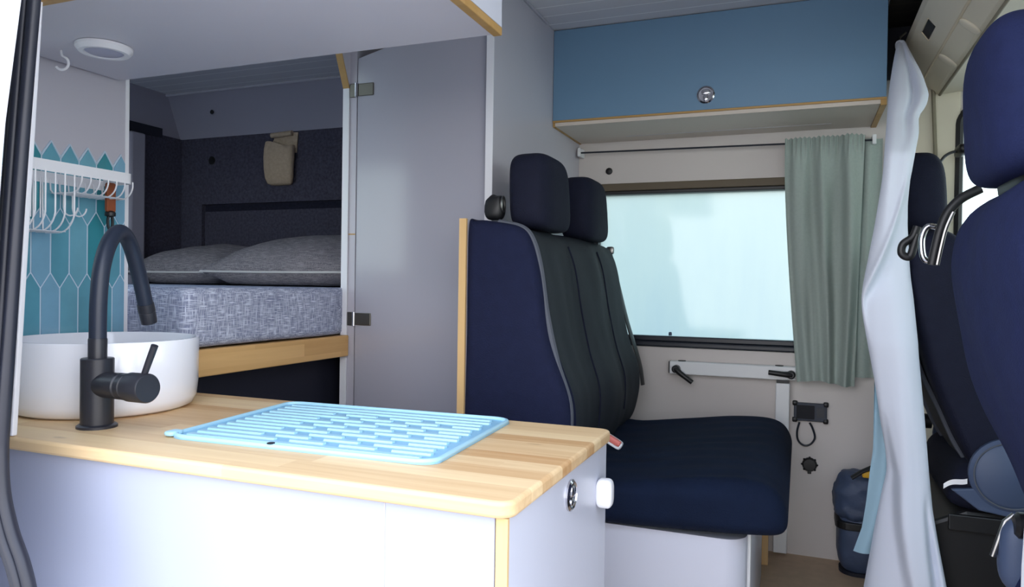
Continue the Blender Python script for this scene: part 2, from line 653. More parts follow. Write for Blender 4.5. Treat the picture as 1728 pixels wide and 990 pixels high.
# ================================================================== SETTING
struct('floor', box(-2.90, 1.60, 0.78, 2.80, -0.06, 0.0), M['floor'])
struct('ground', box(-9, 9, -9, 9, -0.72, -0.62), M['asphalt'])
bm = bmesh.new()
for a_, b_, c_, d_ in ((-2.90, -2.45, 0.62, 2.82), (-1.75, 1.60, 0.62, 2.82), (-2.45, -1.75, 0.62, 0.85), (-2.45, -1.75, 1.45, 2.82)):
    box(a_, b_, c_, d_, ZC, ZC + 0.06, bm)
struct('ceiling', bm, M['ceil'])
w5 = bpy.data.objects.new('added_skylight', None)  # added skylight, out of view, brightens the sleeping area
COL.objects.link(w5)
w5.location = (-2.1, 1.15, ZC)
w5['kind'] = 'structure'
struct('added_skylight_pane', box(-2.46, -1.74, 0.84, 1.46, ZC + 0.061, ZC + 0.066), M['clear'], w5)

WIN = (-0.74, 0.205, 0.70, 1.312)
DRV = (0.475, 1.20, 0.98, 1.50)
wl = struct('wall_left', holed_wall(-2.90, 1.60, 0.0, ZC, [WIN, DRV], YW, YW + 0.06), M['wall'])
# cab side of the far wall: moulded beige pillar and door trim
bm = box(0.30, 0.47, YW - 0.012, YW, 0.60, ZC)
struct('pillar_trim', bm, M['beige'], wl, bevel=0.006)
bm = box(0.30, 1.55, YW - 0.014, YW, 0.0, 0.60)
struct('lower_trim', bm, M['beige'], wl, bevel=0.006)
bm = tube([(0.412, YW - 0.014, 0.62), (0.408, YW - 0.014, 1.0), (0.400, YW - 0.02, 1.35), (0.385, YW - 0.03, 1.62)], 0.006, 6)
struct('trim_bead', bm, M['beige_dk'], wl, smooth=True)
# felt lining of the sleeping area with a shallow recess along the window line
FZ0, FZ1 = 0.45, 1.60
bm = bmesh.new()
box(-2.80, -1.30, YW - 0.03, YW - 0.001, 1.285, FZ1, bm)
box(-2.80, -2.66, YW - 0.03, YW - 0.001, FZ0, 1.285, bm)
box(-2.66, -1.30, YW - 0.010, YW - 0.001, FZ0, 1.285, bm)
fl = struct('felt_lining', bm, M['felt'], wl)
struct('ledge_shadow_strip', box(-2.655, -1.32, YW - 0.013, YW - 0.0101, 1.252, 1.284), M['felt_shade'], fl)  # darker felt colour painted as the shade below the ledge
for px, py in ((358, 271), (285, 392)):
    p = spot(px, py, y=YW - 0.03)
    struct('fixing_hole', lathe([(0.020, 0), (0.020, 0.002)], p, (0, -1, 0), 20), M['black'], fl)
# upper lining leaning inwards to the ceiling
bm = prism([(YW - 0.03, 1.60), (YW - 0.001, 1.60), (YW - 0.001, ZC - 0.001), (YW - 0.11, ZC - 0.001)], 'x', -2.80, -1.30)
up = struct('upper_lining', bm, M['grey_panel'], wl)
struct('fixing_hole', lathe([(0.010, 0), (0.010, 0.003)], spot(358, 189, y=YW - 0.075), (0, -1, 0), 16), M['black'], up)
struct('corner_bead', tube([(-2.80, YW - 0.115, ZC - 0.006), (-1.32, YW - 0.115, ZC - 0.006)], 0.006, 6), M['lam_grey'], wl, smooth=True)
struct('corner_bead', tube([(-0.80, 2.30, ZC - 0.004), (-0.80, 1.90, ZC - 0.004)], 0.004, 6), M['lam_grey'], wl, smooth=True)
# round screw cover above the window
struct('screw_cover', lathe([(0.013, 0), (0.013, 0.004), (0.009, 0.007)], spot(1028, 289, y=YW), (0, -1, 0), 20), M['black'], wl, smooth=True)

wr = struct('wall_rear', box(-2.90, XR, 0.70, 2.80, 0.0, ZC), M['grey_panel'])
struct('felt_lining', box(XR, XR + 0.012, 2.44, 2.68, 0.45, 1.60), M['felt'], wr)
struct('door_slot', box(XR, XR + 0.016, 2.20, 2.56, 1.585, 1.63), M['dark'], wr)
struct('door_pillar', box(XR, XR + 0.05, 2.36, 2.44, 0.9, 1.58), M['grey_panel'], wr, bevel=0.01)
bm = box(-2.90, 1.60, YW + 0.07, YW + 0.08, 0, 0.001)
bm.free()
# near side of the body with the open sliding-door aperture
bm = bmesh.new()
for a_, b_, c_, d_ in ((-2.90, -1.085, -0.40, 0.98), (-2.90, -2.62, 0.98, 1.50), (-1.55, -1.085, 0.98, 1.50), (-2.90, -1.085, 1.50, ZC)):
    box(a_, b_, 0.66, 0.70, c_, d_, bm)
wrt = struct('wall_right', bm, M['body'])
struct('outer_skin', prism([(-1.60, -0.40), (-1.01, -0.40), (-0.998, 0.80), (-0.985, 0.98), (-0.970, 1.12), (-0.935, 1.31), (-0.92, ZC), (-1.60, ZC)], 'y', 0.636, 0.640), M['body'], wrt)
struct('header', box(-1.085, 0.24, 0.66, 0.74, 1.66, ZC), M['body'], wrt)
struct('sill', box(-1.085, 0.24, 0.66, 0.80, -0.40, -0.06), M['body'], wrt)
bm = prism([(0.222, -0.4), (0.198, 0.30), (0.2005, 0.55), (0.2015, 0.66), (0.207, 0.80), (0.23, 1.3), (0.24, ZC), (0.36, ZC), (0.36, -0.4)], 'y', 0.78, 0.83)
struct('middle_pillar', bm, M['body'], wrt, bevel=0.006)
struct('door_shell', holed_wall(0.36, 1.60, -0.4, ZC, [(0.45, 1.35, 0.92, 1.52)], 0.70, 0.76), M['body'], wrt)
bm = holed_wall(0.70, 2.80, 0.0, ZC, [(0.85, 2.60, 0.95, 1.55)], 1.54, 1.60)
for v in bm.verts:
    v.co = Vector((v.co.y, v.co.x, v.co.z))
wf = struct('wall_front', bm, M['beige'])
struct('windscreen', box(1.565, 1.572, 0.85, 2.60, 0.95, 1.55), M['clear'], wf)

# white pillar edge and rubber seal at the back of the door aperture
d1 = bpy.data.objects.new('door_1', None)
COL.objects.link(d1)
d1.location = (-1.0, 0.66, -0.06)
d1['kind'] = 'structure'
bm = bmesh.new()
e0, e1 = spot(66, -30, x=-1.15), spot(20, 735, x=-1.15)
prism([(e0.y, e0.z), (e0.y + 0.009, e0.z), (e1.y + 0.009, 0.671), (e1.y, 0.671)], 'x', -1.165, -1.15, bm)
struct('pillar_edge', bm, M['white'], d1, bevel=0.002)
right = [(69, -40), (66, 0), (55, 130), (40, 330), (25, 560), (14, 720), (12, 770), (15, 830), (28, 890), (47, 945), (60, 1000), (64, 1060), (64, 1200)]
path = []
for px, py in right:
    p = spot(px, py, y=0.655)
    p = spot(px, py, y=0.655 + (p.z - 0.7) * 0.05)
    path.append(p)
path = catmull(path, 5)
for nm, off, r, dy in (('rubber_seal', -0.010, 0.0085, 0.0), ('rubber_lip', -0.0235, 0.0075, -0.004), ('seal_flange', -0.037, 0.0095, 0.004)):
    pp = []
    T, N = frames(path)
    for i, p in enumerate(path):
        t = T[i]
        side = Vector((t.z, 0, -t.x))
        if side.x > 0:
            side = -side
        pp.append(p + side.normalized() * abs(off) + Vector((0, dy, 0)))
    struct(nm, tube(pp, r, 10), M['rubber'], d1, smooth=True, angle=60)

# ---- window in the far wall
w1 = bpy.data.objects.new('window_1', None)
COL.objects.link(w1)
w1.location = ((WIN[0] + WIN[1]) / 2, YW, WIN[2])
w1['kind'] = 'structure'
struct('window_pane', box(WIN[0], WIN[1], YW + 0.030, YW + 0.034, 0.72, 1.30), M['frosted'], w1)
bm = bmesh.new()
box(WIN[0], WIN[1], YW - 0.008, YW + 0.045, 0.702, 0.722, bm)
struct('bottom_seal', bm, M['rubber_black'], w1, bevel=0.005)
struct('bottom_rail', box(WIN[0], WIN[1], YW + 0.0, YW + 0.028, 0.722, 0.742), M['rubber_black'], w1, bevel=0.004)
struct('top_seal', box(WIN[0], WIN[1], YW - 0.004, YW + 0.045, 1.270, 1.284), M['black'], w1, bevel=0.003)
struct('top_trim', box(WIN[0] - 0.02, WIN[1] + 0.02, YW - 0.008, YW + 0.045, 1.284, 1.312), M['brown'], w1, bevel=0.003)
struct('side_seal', box(WIN[0], WIN[0] + 0.02, YW - 0.006, YW + 0.045, 0.722, 1.284), M['rubber_black'], w1)
struct('side_seal', box(WIN[1] - 0.02, WIN[1], YW - 0.006, YW + 0.045, 0.722, 1.284), M['rubber_black'], w1)
p = spot(1131, 564, y=YW + 0.02)
struct('window_catch', lathe([(0.006, -0.004), (0.006, 0.006), (0.004, 0.009)], p, (0, 0, 1), 12), M['shield'], w1, smooth=True)
# driver's side window
w2 = bpy.data.objects.new('window_2', None)
COL.objects.link(w2)
w2.location = (0.8, YW, DRV[2])
w2['kind'] = 'structure'
struct('window_pane', box(DRV[0], DRV[1], YW + 0.03, YW + 0.034, DRV[2], DRV[3]), M['clear'], w2)
bm = tube([Vector((x, YW - 0.006, z)) for x, z in rrect(DRV[0] - 0.008, DRV[1] + 0.008, DRV[2] - 0.008, DRV[3] + 0.008, 0.05)], 0.014, 8, True)
struct('window_seal', bm, M['black'], w2, smooth=True)
w3 = bpy.data.objects.new('window_3', None)
COL.objects.link(w3)
w3.location = (0.9, 0.73, 0.92)
w3['kind'] = 'structure'
struct('window_pane', box(0.45, 1.35, 0.725, 0.729, 0.92, 1.52), M['clear'], w3)

w4 = bpy.data.objects.new('added_window_4', None)  # added side window, unseen, lets more daylight onto the bed
COL.objects.link(w4)
w4.location = (-2.1, 0.68, 0.98)
w4['kind'] = 'structure'
struct('window_pane', box(-2.62, -1.55, 0.675, 0.679, 0.98, 1.50), M['clear'], w4)

# ================================================================== KITCHEN
CX0, CX1, CY0, CY1, CZ = -1.46, -0.303, 0.772, 1.257, 0.67
k = thing('kitchen_cabinet', 'white laminate kitchen cabinet under the pine worktop by the open door', 'cabinet', (-0.88, 1.0, 0))
fp = link('front_panel', box(CX0, -0.328, CY0 + 0.012, CY0 + 0.030, 0.0, 0.6485), M['front'], k, bevel=0.001)
link('panel_seam', box(-0.478, -0.4765, CY0 + 0.0113, CY0 + 0.02, 0.0, 0.6475), M['lam_grey'], fp)
ep = link('end_panel', box(-0.326, -0.311, CY0 + 0.016, CY1 - 0.012, 0.0, 0.6485), M['lam'], k)
link('wood_edge', box(-0.326, -0.311, CY0 + 0.0105, CY0 + 0.0158, 0.0, 0.6485), M['ply'], ep)
link('back_panel', box(CX0, -0.328, CY1 - 0.030, CY1 - 0.012, 0.0, 0.6485), M['lam_grey'], k)
p = spot(962, 835, x=-0.311)
lt = link('latch', lathe([(0.0235, 0), (0.0235, 0.003), (0.020, 0.0055), (0.0185, 0.003), (0.0, 0.002)], p, (1, 0, 0), 32, cap1=False), M['chrome'], k, smooth=True)
lt['label'] = 'round chrome push latch'
bm = bmesh.new()
superell(p + Vector((0.004, 0, 0.007)), (0.004, 0.011, 0.009), .7, .7, 20, 10, bm=bm)
superell(p + Vector((0.003, 0, -0.010)), (0.0035, 0.008, 0.006), .9, .9, 16, 8, bm=bm)
link('latch_button', bm, M['chrome'], lt, smooth=True)
p = spot(1008, 830, x=-0.311)
kb = link('knob', superell(p + Vector((0.013, 0, 0)), (0.014, 0.013, 0.0245), 0.55, 0.4, 28, 16), M['white_plastic'], k, smooth=True)
kb['label'] = 'small white plastic knob'

# worktop
bm = prism(rrect(CX0, CX1, CY0, CY1, 0.022), 'z', 0.6495, CZ)
o = link('worktop', bm, M['worktop'], smooth=True, angle=30, bevel=0.005, seg=3)
tag(o, 'pale pine worktop of glued staves with rounded corners on the kitchen cabinet', 'worktop')

# sink
SC = Vector((-1.268, 1.035, CZ + 0.0005))
SR = 0.168
prof = [(0.0, 0.0), (SR - 0.022, 0.0), (SR - 0.010, 0.006), (SR - 0.003, 0.022), (SR, 0.05), (SR + 0.001, 0.132), (SR - 0.001, 0.1365),
        (SR - 0.005, 0.1365), (SR - 0.008, 0.132), (SR - 0.010, 0.06), (SR - 0.020, 0.025), (SR - 0.05, 0.014), (0.0, 0.012)]
sk = thing('sink', 'round white ceramic vessel sink on the worktop beside the tiles', 'sink', SC)
link('basin', lathe(prof, SC, (0, 0, 1), 72), M['ceramic'], sk, smooth=True, angle=50)
link('drain', lathe([(0.026, 0.0125), (0.026, 0.017), (0.018, 0.019), (0, 0.019)], SC, (0, 0, 1), 28), M['chrome'], sk, smooth=True)

# tap
TB = Vector((-1.104, 0.885, CZ))
tp = thing('kitchen_tap', 'matt black mixer tap with bendable hose spout in front of the sink', 'tap', TB)
link('tap_flange', lathe([(0.0315, 0), (0.0315, 0.004), (0.028, 0.0065)], TB, (0, 0, 1), 36), M['tapblack'], tp, smooth=True)
link('tap_body', lathe([(0.0255, 0.005), (0.0258, 0.116), (0.0245, 0.1175)], TB, (0, 0, 1), 36), M['tapblack'], tp, smooth=True)
link('collar', lathe([(0.0148, 0.116), (0.0148, 0.149), (0.0138, 0.151)], TB, (0, 0, 1), 28), M['tapblack'], tp, smooth=True)
vd = Vector((0.985, -0.10, 0.02)).normalized()
vo = TB + Vector((0, 0, 0.073))
va = link('valve', lathe([(0.0215, 0.015), (0.0220, 0.066), (0.0200, 0.068), (0.0200, 0.0695), (0.0220, 0.071), (0.0222, 0.083), (0.0200, 0.0845), (0.0200, 0.086),
                          (0.0240, 0.089), (0.0240, 0.128), (0.022, 0.131), (0.0, 0.131)], vo, vd, 36), M['tapblack'], tp, smooth=True)
lb = vo + vd * 0.119 + Vector((0, 0, 0.018))
link('lever', tube([lb, lb + Vector((0.010, 0.0, 0.022)), lb + Vector((0.024, 0.0, 0.052))], [0.005, 0.0055, 0.0058], 12), M['tapblack'], va, smooth=True)
NZ = Vector((-1.170, 1.040, 0.872))
hp = catmull([TB + Vector((0, 0, 0.15)), TB + Vector((0, 0.001, 0.215)), TB + Vector((-0.004, 0.010, 0.272)), TB + Vector((-0.018, 0.036, 0.316)),
              TB + Vector((-0.034, 0.070, 0.336)), TB + Vector((-0.049, 0.103, 0.318)), TB + Vector((-0.060, 0.133, 0.264)), NZ], 8)
link('spout_hose', tube(hp, 0.0138, 18), M['hose'], tp, smooth=True)
nd = (hp[-1] - hp[-3]).normalized()
link('nozzle', lathe([(0.0150, -0.003), (0.0155, 0.004), (0.0155, 0.013), (0.0145, 0.014), (0.0150, 0.016), (0.0145, 0.036), (0.012, 0.037)], NZ, nd, 28), M['tapblack'], tp, smooth=True)

# drying mat
A_, B_, C_, D_ = Vector((-0.931, 0.868, 0)), Vector((-0.462, 0.886, 0)), Vector((-0.486, 1.240, 0)), Vector((-0.967, 1.218, 0))


def quad(u, v, z):
    q = (A_ * (1 - u) + B_ * u) * (1 - v) + (D_ * (1 - u) + C_ * u) * v
    return Vector((q.x, q.y, z))


dm = thing('drying_mat', 'pale blue ribbed silicone drying mat on the worktop', 'mat', (-0.70, 1.05, CZ))
ol = rrect(0, 1, 0, 1, 0.07, 8)
bm = bmesh.new()
lo = [bm.verts.new(quad(u, v, CZ + 0.0003)) for u, v in ol]
hi = [bm.verts.new(quad(u, v, CZ + 0.0026)) for u, v in ol]
bm.faces.new(lo[::-1])
bm.faces.new(hi)
for i in range(len(ol)):
    j = (i + 1) % len(ol)
    bm.faces.new((lo[i], lo[j], hi[j], hi[i]))
link('mat_base', bm, M['matblue_dk'], dm)
link('rim', tube([quad(u, v, CZ + 0.0042) for u, v in rrect(0.008, 0.992, 0.01, 0.99, 0.066, 10)], 0.0040, 10, True), M['matblue'], dm, smooth=True)
bm = bmesh.new()
NR = 13


def rib(u0, u1, v, bm):
    hw = 0.0215
    P = [(u0, v - hw), (u1, v - hw), (u1 + 0.004, v), (u1, v + hw), (u0, v + hw), (u0 - 0.004, v)]
    lo = [bm.verts.new(quad(a, b, CZ + 0.002)) for a, b in P]
    hi = [bm.verts.new(quad(a, v + (b - v) * 0.7, CZ + 0.0056)) for a, b in P]
    bm.faces.new(hi)
    for i in range(6):
        bm.faces.new((lo[i], lo[(i + 1) % 6], hi[(i + 1) % 6], hi[i]))


for i in range(NR):
    v = 0.075 + 0.85 * i / (NR - 1)
    cuts = []
    if 1 <= i <= NR - 3:
        st = 0.30 + (0.095 if i % 2 else 0.0) + 0.004 * i
        cuts = [st + 0.19 * n for n in range(3)]
    a = 0.05
    for c in cuts:
        rib(a, c - 0.030, v, bm)
        a = c + 0.030
    rib(a, 0.945 if i % 2 else 0.93, v, bm)
rb = link('ribs', bm, M['matblue'], dm)
tb = quad(0.0, 0.05, CZ + 0.0055)
link('pour_lip', superell(tb, (0.010, 0.014, 0.0045), 0.6, 0.6, 20, 10), M['matblue'], dm, smooth=True)
link('hanging_hole', lathe([(0.006, 0.0), (0.006, 0.0012)], quad(0.42, 0.012, CZ + 0.0078), (0, 0, 1), 14), M['dark'], dm)

# overhead kitchen cabinet
OZ = 1.370
OX0, OX1, OY0, OY1 = -1.44, -0.505, 0.815, 1.205
ok_ = thing('overhead_cabinet', 'white overhead cabinet with pine edging above the kitchen sink', 'cabinet', (-0.97, 1.0, OZ))
link('cabinet_base', box(OX0, OX1 - 0.016, OY0 + 0.016, OY1, OZ + 0.001, OZ + 0.017), M['lam_under'], ok_)
fr = link('front_panel', box(OX0, OX1 - 0.016, OY0, OY0 + 0.015, OZ + 0.012, ZC - 0.002), M['lam'], ok_)
link('wood_edge', box(OX0, OX1, OY0 - 0.001, OY0 + 0.0155, OZ - 0.002, OZ + 0.0115), M['ply_dk'], fr, bevel=0.002)
en = link('end_panel', box(OX1 - 0.015, OX1, OY0 + 0.0, OY1, OZ + 0.012, ZC - 0.002), M['lam'], ok_)
link('wood_edge', box(OX1 - 0.016, OX1 + 0.001, OY0 + 0.016, OY1 + 0.001, OZ - 0.003, OZ + 0.0115), M['ply_dk'], en, bevel=0.002)
link('back_panel', box(OX0, OX1 - 0.016, OY1 - 0.012, OY1, OZ + 0.018, ZC - 0.002), M['lam_grey'], ok_)
p = spot(176, 79, z=OZ)
cl = thing('ceiling_light', 'round white spotlight under the overhead kitchen cabinet', 'lamp', p)
link('light_ring', lathe([(0.050, 0), (0.050, 0.006), (0.044, 0.013), (0.036, 0.013), (0.034, 0.010), (0, 0.010)], p, (0, 0, -1), 40, cap1=False), M['white_plastic'], cl, smooth=True)
link('diffuser', lathe([(0.0335, 0.0105), (0.030, 0.0125), (0, 0.013)], p, (0, 0, -1), 36), M['lampglass'], cl, smooth=True)
p = spot(103, 85, z=OZ)
hk = [p, p + Vector((0.002, 0.001, -0.010))] + [p + Vector((0.93, 0.37, 0)) * (0.002 + 0.013 * math.sin(t)) + Vector((0, 0, -0.025 + 0.013 * math.cos(t))) for t in [0.3 + 0.35 * i for i in range(12)]]
tag(link('cup_hook', tube(catmull(hk, 2), 0.0025, 8), M['white_plastic'], smooth=True), 'small white cup hook screwed under the overhead cabinet', 'hook')

# tiled end wall of the kitchen
XT = -1.45
wk = struct('wall_kitchen', box(XT - 0.022, XT, 0.90, 1.228, 0.0, ZC), M['lam_grey'])
struct('panel_edge', box(XT - 0.023, XT + 0.001, 1.228, 1.238, 0.0, ZC - 0.001), M['white'], wk)


def clip(poly, axis, lim, keep_less):
    out = []
    n = len(poly)
    for i in range(n):
        a, b = poly[i], poly[(i + 1) % n]
        ina = (a[axis] <= lim) if keep_less else (a[axis] >= lim)
        inb = (b[axis] <= lim) if keep_less else (b[axis] >= lim)
        if ina:
            out.append(a)
        if ina != inb:
            t = (lim - a[axis]) / (b[axis] - a[axis])
            out.append((a[0] + (b[0] - a[0]) * t, a[1] + (b[1] - a[1]) * t))
    return out


tiles = bmesh.new()
grout = bmesh.new()
PW, TH, SB = 0.0417, 0.0305, 0.1055
rowp = TH + SB
for r in range(5):
    zt = 1.204 - rowp * r
    for c in range(-3, 8):
        yc = 1.008 + PW * c + (PW / 2 if r % 2 else 0)
        for g, dst, x1, mi in ((0.0, grout, XT + 0.0016, 0), (0.0019, tiles, XT + 0.0028, random.choice((0, 1, 1, 2, 2, 3, 3, 4)))):
            hw = PW / 2 - g
            s = g * 1.15
            poly = [(yc, zt - s), (yc - hw, zt - TH - s * .4), (yc - hw, zt - TH - SB + s * .4), (yc, zt - 2 * TH - SB + s), (yc + hw, zt - TH - SB + s * .4), (yc + hw, zt - TH - s * .4)]
            poly = clip(poly, 0, 0.93, False)
            poly = clip(poly, 0, 1.2265, True) if poly else poly
            poly = clip(poly, 1, CZ + 0.001, False) if poly else poly
            if len(poly) >= 3:
                prism(poly, 'x', XT - 0.001, x1, dst, mi)
        if r == 0 and True:
            # grout line around the saw-tooth top
            pass
struct('grout', grout, M['grout'], wk)
struct('picket_tiles', tiles, TEAL, wk)
bm = bmesh.new()
for c in range(-2, 6):
    yc = 1.008 + PW * c
    for sgn in (-1, 1):
        a = Vector((XT + 0.001, yc, 1.206))
        b = Vector((XT + 0.001, yc + sgn * PW / 2, 1.206 - TH))
        if 0.93 < b.y < 1.2265 and yc < 1.2265:
            tube([a, b], 0.0019, 6, bm=bm)
struct('grout_edge', bm, M['grout'], wk)

# utensil rack on the tiles
XB, XK = -1.352, XT + 0.0032
rk = thing('utensil_rack', 'white wire utensil rack with a deep and a shallow basket on the tiles', 'rack', (XB, 1.05, 1.02))
Z1, Z0 = 1.150, 1.128
yb0, yb1 = 0.925, 1.172
bandp = [(XB, yb0)] + [(XB, yb1 - 0.02)] + [(XB - 0.02 + 0.02 * math.cos(t), yb1 - 0.02 + 0.02 * math.sin(t)) for t in [PI / 12 * i for i in range(1, 7)]] + [(XK, yb1)]
bm = bmesh.new()
for off in (0.0, 0.0022):
    pass
va_, vb_ = [], []
for i, (x, y) in enumerate(bandp):
    va_.append((bm.verts.new((x, y, Z0)), bm.verts.new((x, y, Z1))))
    ix, iy = x - 0.002, y - (0.002 if i > 1 else 0)
    vb_.append((bm.verts.new((ix, iy, Z0)), bm.verts.new((ix, iy, Z1))))
for i in range(len(bandp) - 1):
    bm.faces.new((va_[i][0], va_[i + 1][0], va_[i + 1][1], va_[i][1]))
    bm.faces.new((vb_[i][0], vb_[i][1], vb_[i + 1][1], vb_[i + 1][0]))
    bm.faces.new((va_[i][1], va_[i + 1][1], vb_[i + 1][1], vb_[i][1]))
    bm.faces.new((va_[i][0], vb_[i][0], vb_[i + 1][0], va_[i + 1][0]))
link('front_band', bm, M['white_plastic'], rk, smooth=True)
link('back_band', box(XK - 0.003, XK, yb0, yb1, 1.118, 1.140), M['white_plastic'], rk)
WR = 0.0016


def basket(y0, y1, zb, n, rad, name):
    bm = bmesh.new()
    for i in range(n):
        y = y0 + (y1 - y0) * i / (n - 1)
        pts = [(XB - 0.001, y, Z0 + 0.004)]
        pts += [(XB - 0.001, y, zb + rad)] if zb + rad < Z0 else []
        zc = min(zb + rad, Z0)
        rr = zc - zb
        pts += [(XB - rr * (1 - math.cos(t)), y, zb + rr * (1 - math.sin(t))) for t in [PI / 16 * j for j in range(1, 9)]]
        pts += [(XK + 0.012, y, zb), (XK + 0.003, y, zb + 0.008), (XK + 0.001, y, Z0)]
        tube(pts, WR, 6, bm=bm)
    link(name, bm, M['white_plastic'], rk, smooth=True)
    # fine mesh floor
    bm = bmesh.new()
    x0, x1 = XK + 0.004, XB - rad * 0.55
    for i in range(14):
        x = x0 + (x1 - x0) * i / 13
        tube([(x, y0, zb + 0.001), (x, y1, zb + 0.001)], 0.0006, 4, bm=bm)
    for i in range(int((y1 - y0) / 0.005)):
        y = y0 + 0.005 * i
        tube([(x0, y, zb + 0.0012), (x1, y, zb + 0.0012)], 0.0006, 4, bm=bm)
    link('mesh_floor', bm, M['white_plastic'], rk)


basket(0.930, 1.030, 1.014, 6, 0.045, 'deep_basket')
basket(1.046, 1.166, 1.096, 7, 0.042, 'shallow_basket')
bm = tube([(XB - 0.002, 0.930, 1.0165), (XB - 0.03, 1.030, 1.0165), (XK + 0.02, 1.030, 1.0165)], 0.0016, 6)
bm.free()
# back wires of the deep basket
bm = bmesh.new()
for i in range(5):
    y = 0.945 + 0.02 * i
    tube([(XK + 0.002, y, 1.12), (XK + 0.002, y, 1.045)], 0.0015, 6, bm=bm)
link('back_wires', bm, M['white_plastic'], rk)
for y in (1.062, 1.082):
    h = [Vector((XK + 0.02, y, 1.10)), Vector((XK + 0.02, y, 1.070))] + [Vector((XK + 0.032 - 0.012 * math.cos(t), y + 0.004 * t, 1.064 - 0.012 * math.sin(t))) for t in [PI / 8 * j for j in range(1, 10)]]
    link('hook', tube(h, 0.0016, 8), M['white_plastic'], rk, smooth=True)

# leather strap with black clip hanging from the rack
ks = thing('key_strap', 'brown leather strap with black snap hook hanging below the wire rack', 'strap', (-1.405, 1.165, 1.05))
xs, ys_ = -1.40, 1.150
bm = prism(rrect(ys_ - 0.011, ys_ + 0.011, 1.066, 1.131, 0.006), 'x', xs - 0.004, xs + 0.004)
link('leather_loop', bm, M['leather'], ks, bevel=0.0015)
c = link('snap_hook', tube([Vector((xs, ys_ + 0.006 * math.sin(t), 1.046 + 0.017 * math.cos(t))) for t in [2 * PI * i / 20 for i in range(20)]], 0.003, 8, True), M['black'], ks, smooth=True)
link('swivel', lathe([(0.004, 0), (0.011, 0.003), (0.011, 0.010), (0.006, 0.014)], (xs, ys_, 1.056), (0, 0, 1), 18), M['black'], c, smooth=True)

# ================================================================== SLEEPING AREA
XBF = -1.285
bd = thing('bed_frame', 'raised bed platform with a knotty pine front rail', 'bed', (-2.0, 2.0, 0))
link('front_rail', box(XBF - 0.028, XBF, 1.245, 1.888, 0.697, 0.761), M['rail_wood'], bd, bevel=0.003)
link('platform', box(XR + 0.01, -1.325, 1.245, YW - 0.035, 0.735, 0.755), M['ply'], bd)
link('under_bed_shade', box(XBF - 0.10, XBF - 0.085, 1.245, YW - 0.035, 0.002, 0.734), M['dark'], bd)  # dark panel stands in for the shaded void under the bed
mt = thing('mattress', 'thick mattress in a grey cross-hatched sheet on the bed platform', 'mattress', (-2.0, 2.0, 0.757))


def mfn_disp(p):
    return 0.0


bm = box(XR + 0.015, XBF + 0.002, 1.25, YW - 0.04, 0.7625, 0.905)
bmesh.ops.bevel(bm, geom=[e for e in bm.edges], offset=0.028, segments=4, affect='EDGES', profile=0.6)
bmesh.ops.subdivide_edges(bm, edges=[e for e in bm.edges if e.calc_length() > 0.2], cuts=14, use_grid_fill=True)
for v in bm.verts:
    v.co += Vector((0.006 * noise.noise(v.co * 6), 0, 0.004 * noise.noise(v.co * 5 + Vector((3, 1, 2)))))
    v.co.z = min(max(v.co.z, 0.7625), 0.905)
    if v.co.y > 1.87:
        v.co.x = min(v.co.x, -1.323)
link('cover_sheet', bm, M['sheet'], mt, smooth=True, angle=70)


def make_pillow(name, label, c, hx, hy, hz, tilt, yaw):
    t = thing(name, label, 'pillow', c, 'pillows on the bed')
    rot = Matrix.Rotation(yaw, 3, 'Z') @ Matrix.Rotation(tilt, 3, 'X')
    bm = bmesh.new()
    n = 30

    def top(u, v, s):
        a = max(0.0, 1 - abs(u) ** 2.6) * max(0.0, 1 - abs(v) ** 2.6)
        edge = 1 - 0.05 * (abs(u) * abs(v)) ** 2
        sag = 1 + 0.10 * noise.noise(Vector((u * 2.2 + c[0] * 3, v * 2.2, s)))
        q = Vector((u * hx * (1 - 0.05 * (1 - v * v) + 0.05), v * hy, s * hz * (a ** 0.55) * sag))
        q.x *= edge
        q.y *= edge
        # creases running in from the seam
        q.z += s * 0.006 * math.sin(u * 22 + 3 * v) * (abs(v) ** 3) * a ** 0.3
        q = rot @ q + Vector(c)
        q.z = max(q.z, 0.910)
        return q
    for s in (1, -1):
        sheet(lambda a, b: top(a * 2 - 1, b * 2 - 1, s), n, n, bm)
    bmesh.ops.remove_doubles(bm, verts=bm.verts, dist=1e-4)
    body = link('pillow_body', bm, M['pillow'], t, smooth=True, angle=80)
    per = [top(u, v, 1) for u, v in [(-1 + 2 * i / 16, -1) for i in range(16)] + [(1, -1 + 2 * i / 12) for i in range(12)] + [(1 - 2 * i / 16, 1) for i in range(16)] + [(-1, 1 - 2 * i / 12) for i in range(12)]]
    link('piping', tube(per, 0.004, 6, True), M['pale_piping'], t, smooth=True)
    return t


make_pillow('pillow', 'dark grey linen pillow by the rear doors, partly behind the other pillow', (-2.37, 2.44, 0.985), 0.285, 0.22, 0.088, math.radians(8), math.radians(-4))
make_pillow('pillow', 'dark grey linen pillow nearest the wardrobe, with a pale piped edge', (-1.722, 2.33, 0.996), 0.365, 0.26, 0.104, math.radians(9), math.radians(-4))

# beige cloth pocket on the felt wall
wp = thing('wall_pocket', 'beige linen pocket hanging on the charcoal felt wall', 'pocket', (-2.185, YW - 0.03, 1.36))
yb = YW - 0.032
bm = bmesh.new()
rows = [(1.358, .050, .020), (1.366, .066, .034), (1.39, .074, .046), (1.43, .077, .052), (1.48, .079, .054), (1.52, .080, .050), (1.541, .078, .044)]
rr = []
for z, hw, dp in rows:
    ring = []
    for i in range(28):
        t = 2 * PI * i / 28
        xx = -2.186 + hw * math.copysign(abs(math.cos(t)) ** 0.6, math.cos(t)) + 0.004 * noise.noise(Vector((z * 20, t, 1)))
        yy = yb - dp / 2 + dp / 2 * math.copysign(abs(math.sin(t)) ** 0.7, math.sin(t))
        zz = z - (0.012 * math.sin((xx + 2.186) * 30) if z > 1.53 else 0)
        ring.append(bm.verts.new((xx, yy, zz)))
    rr.append(ring)
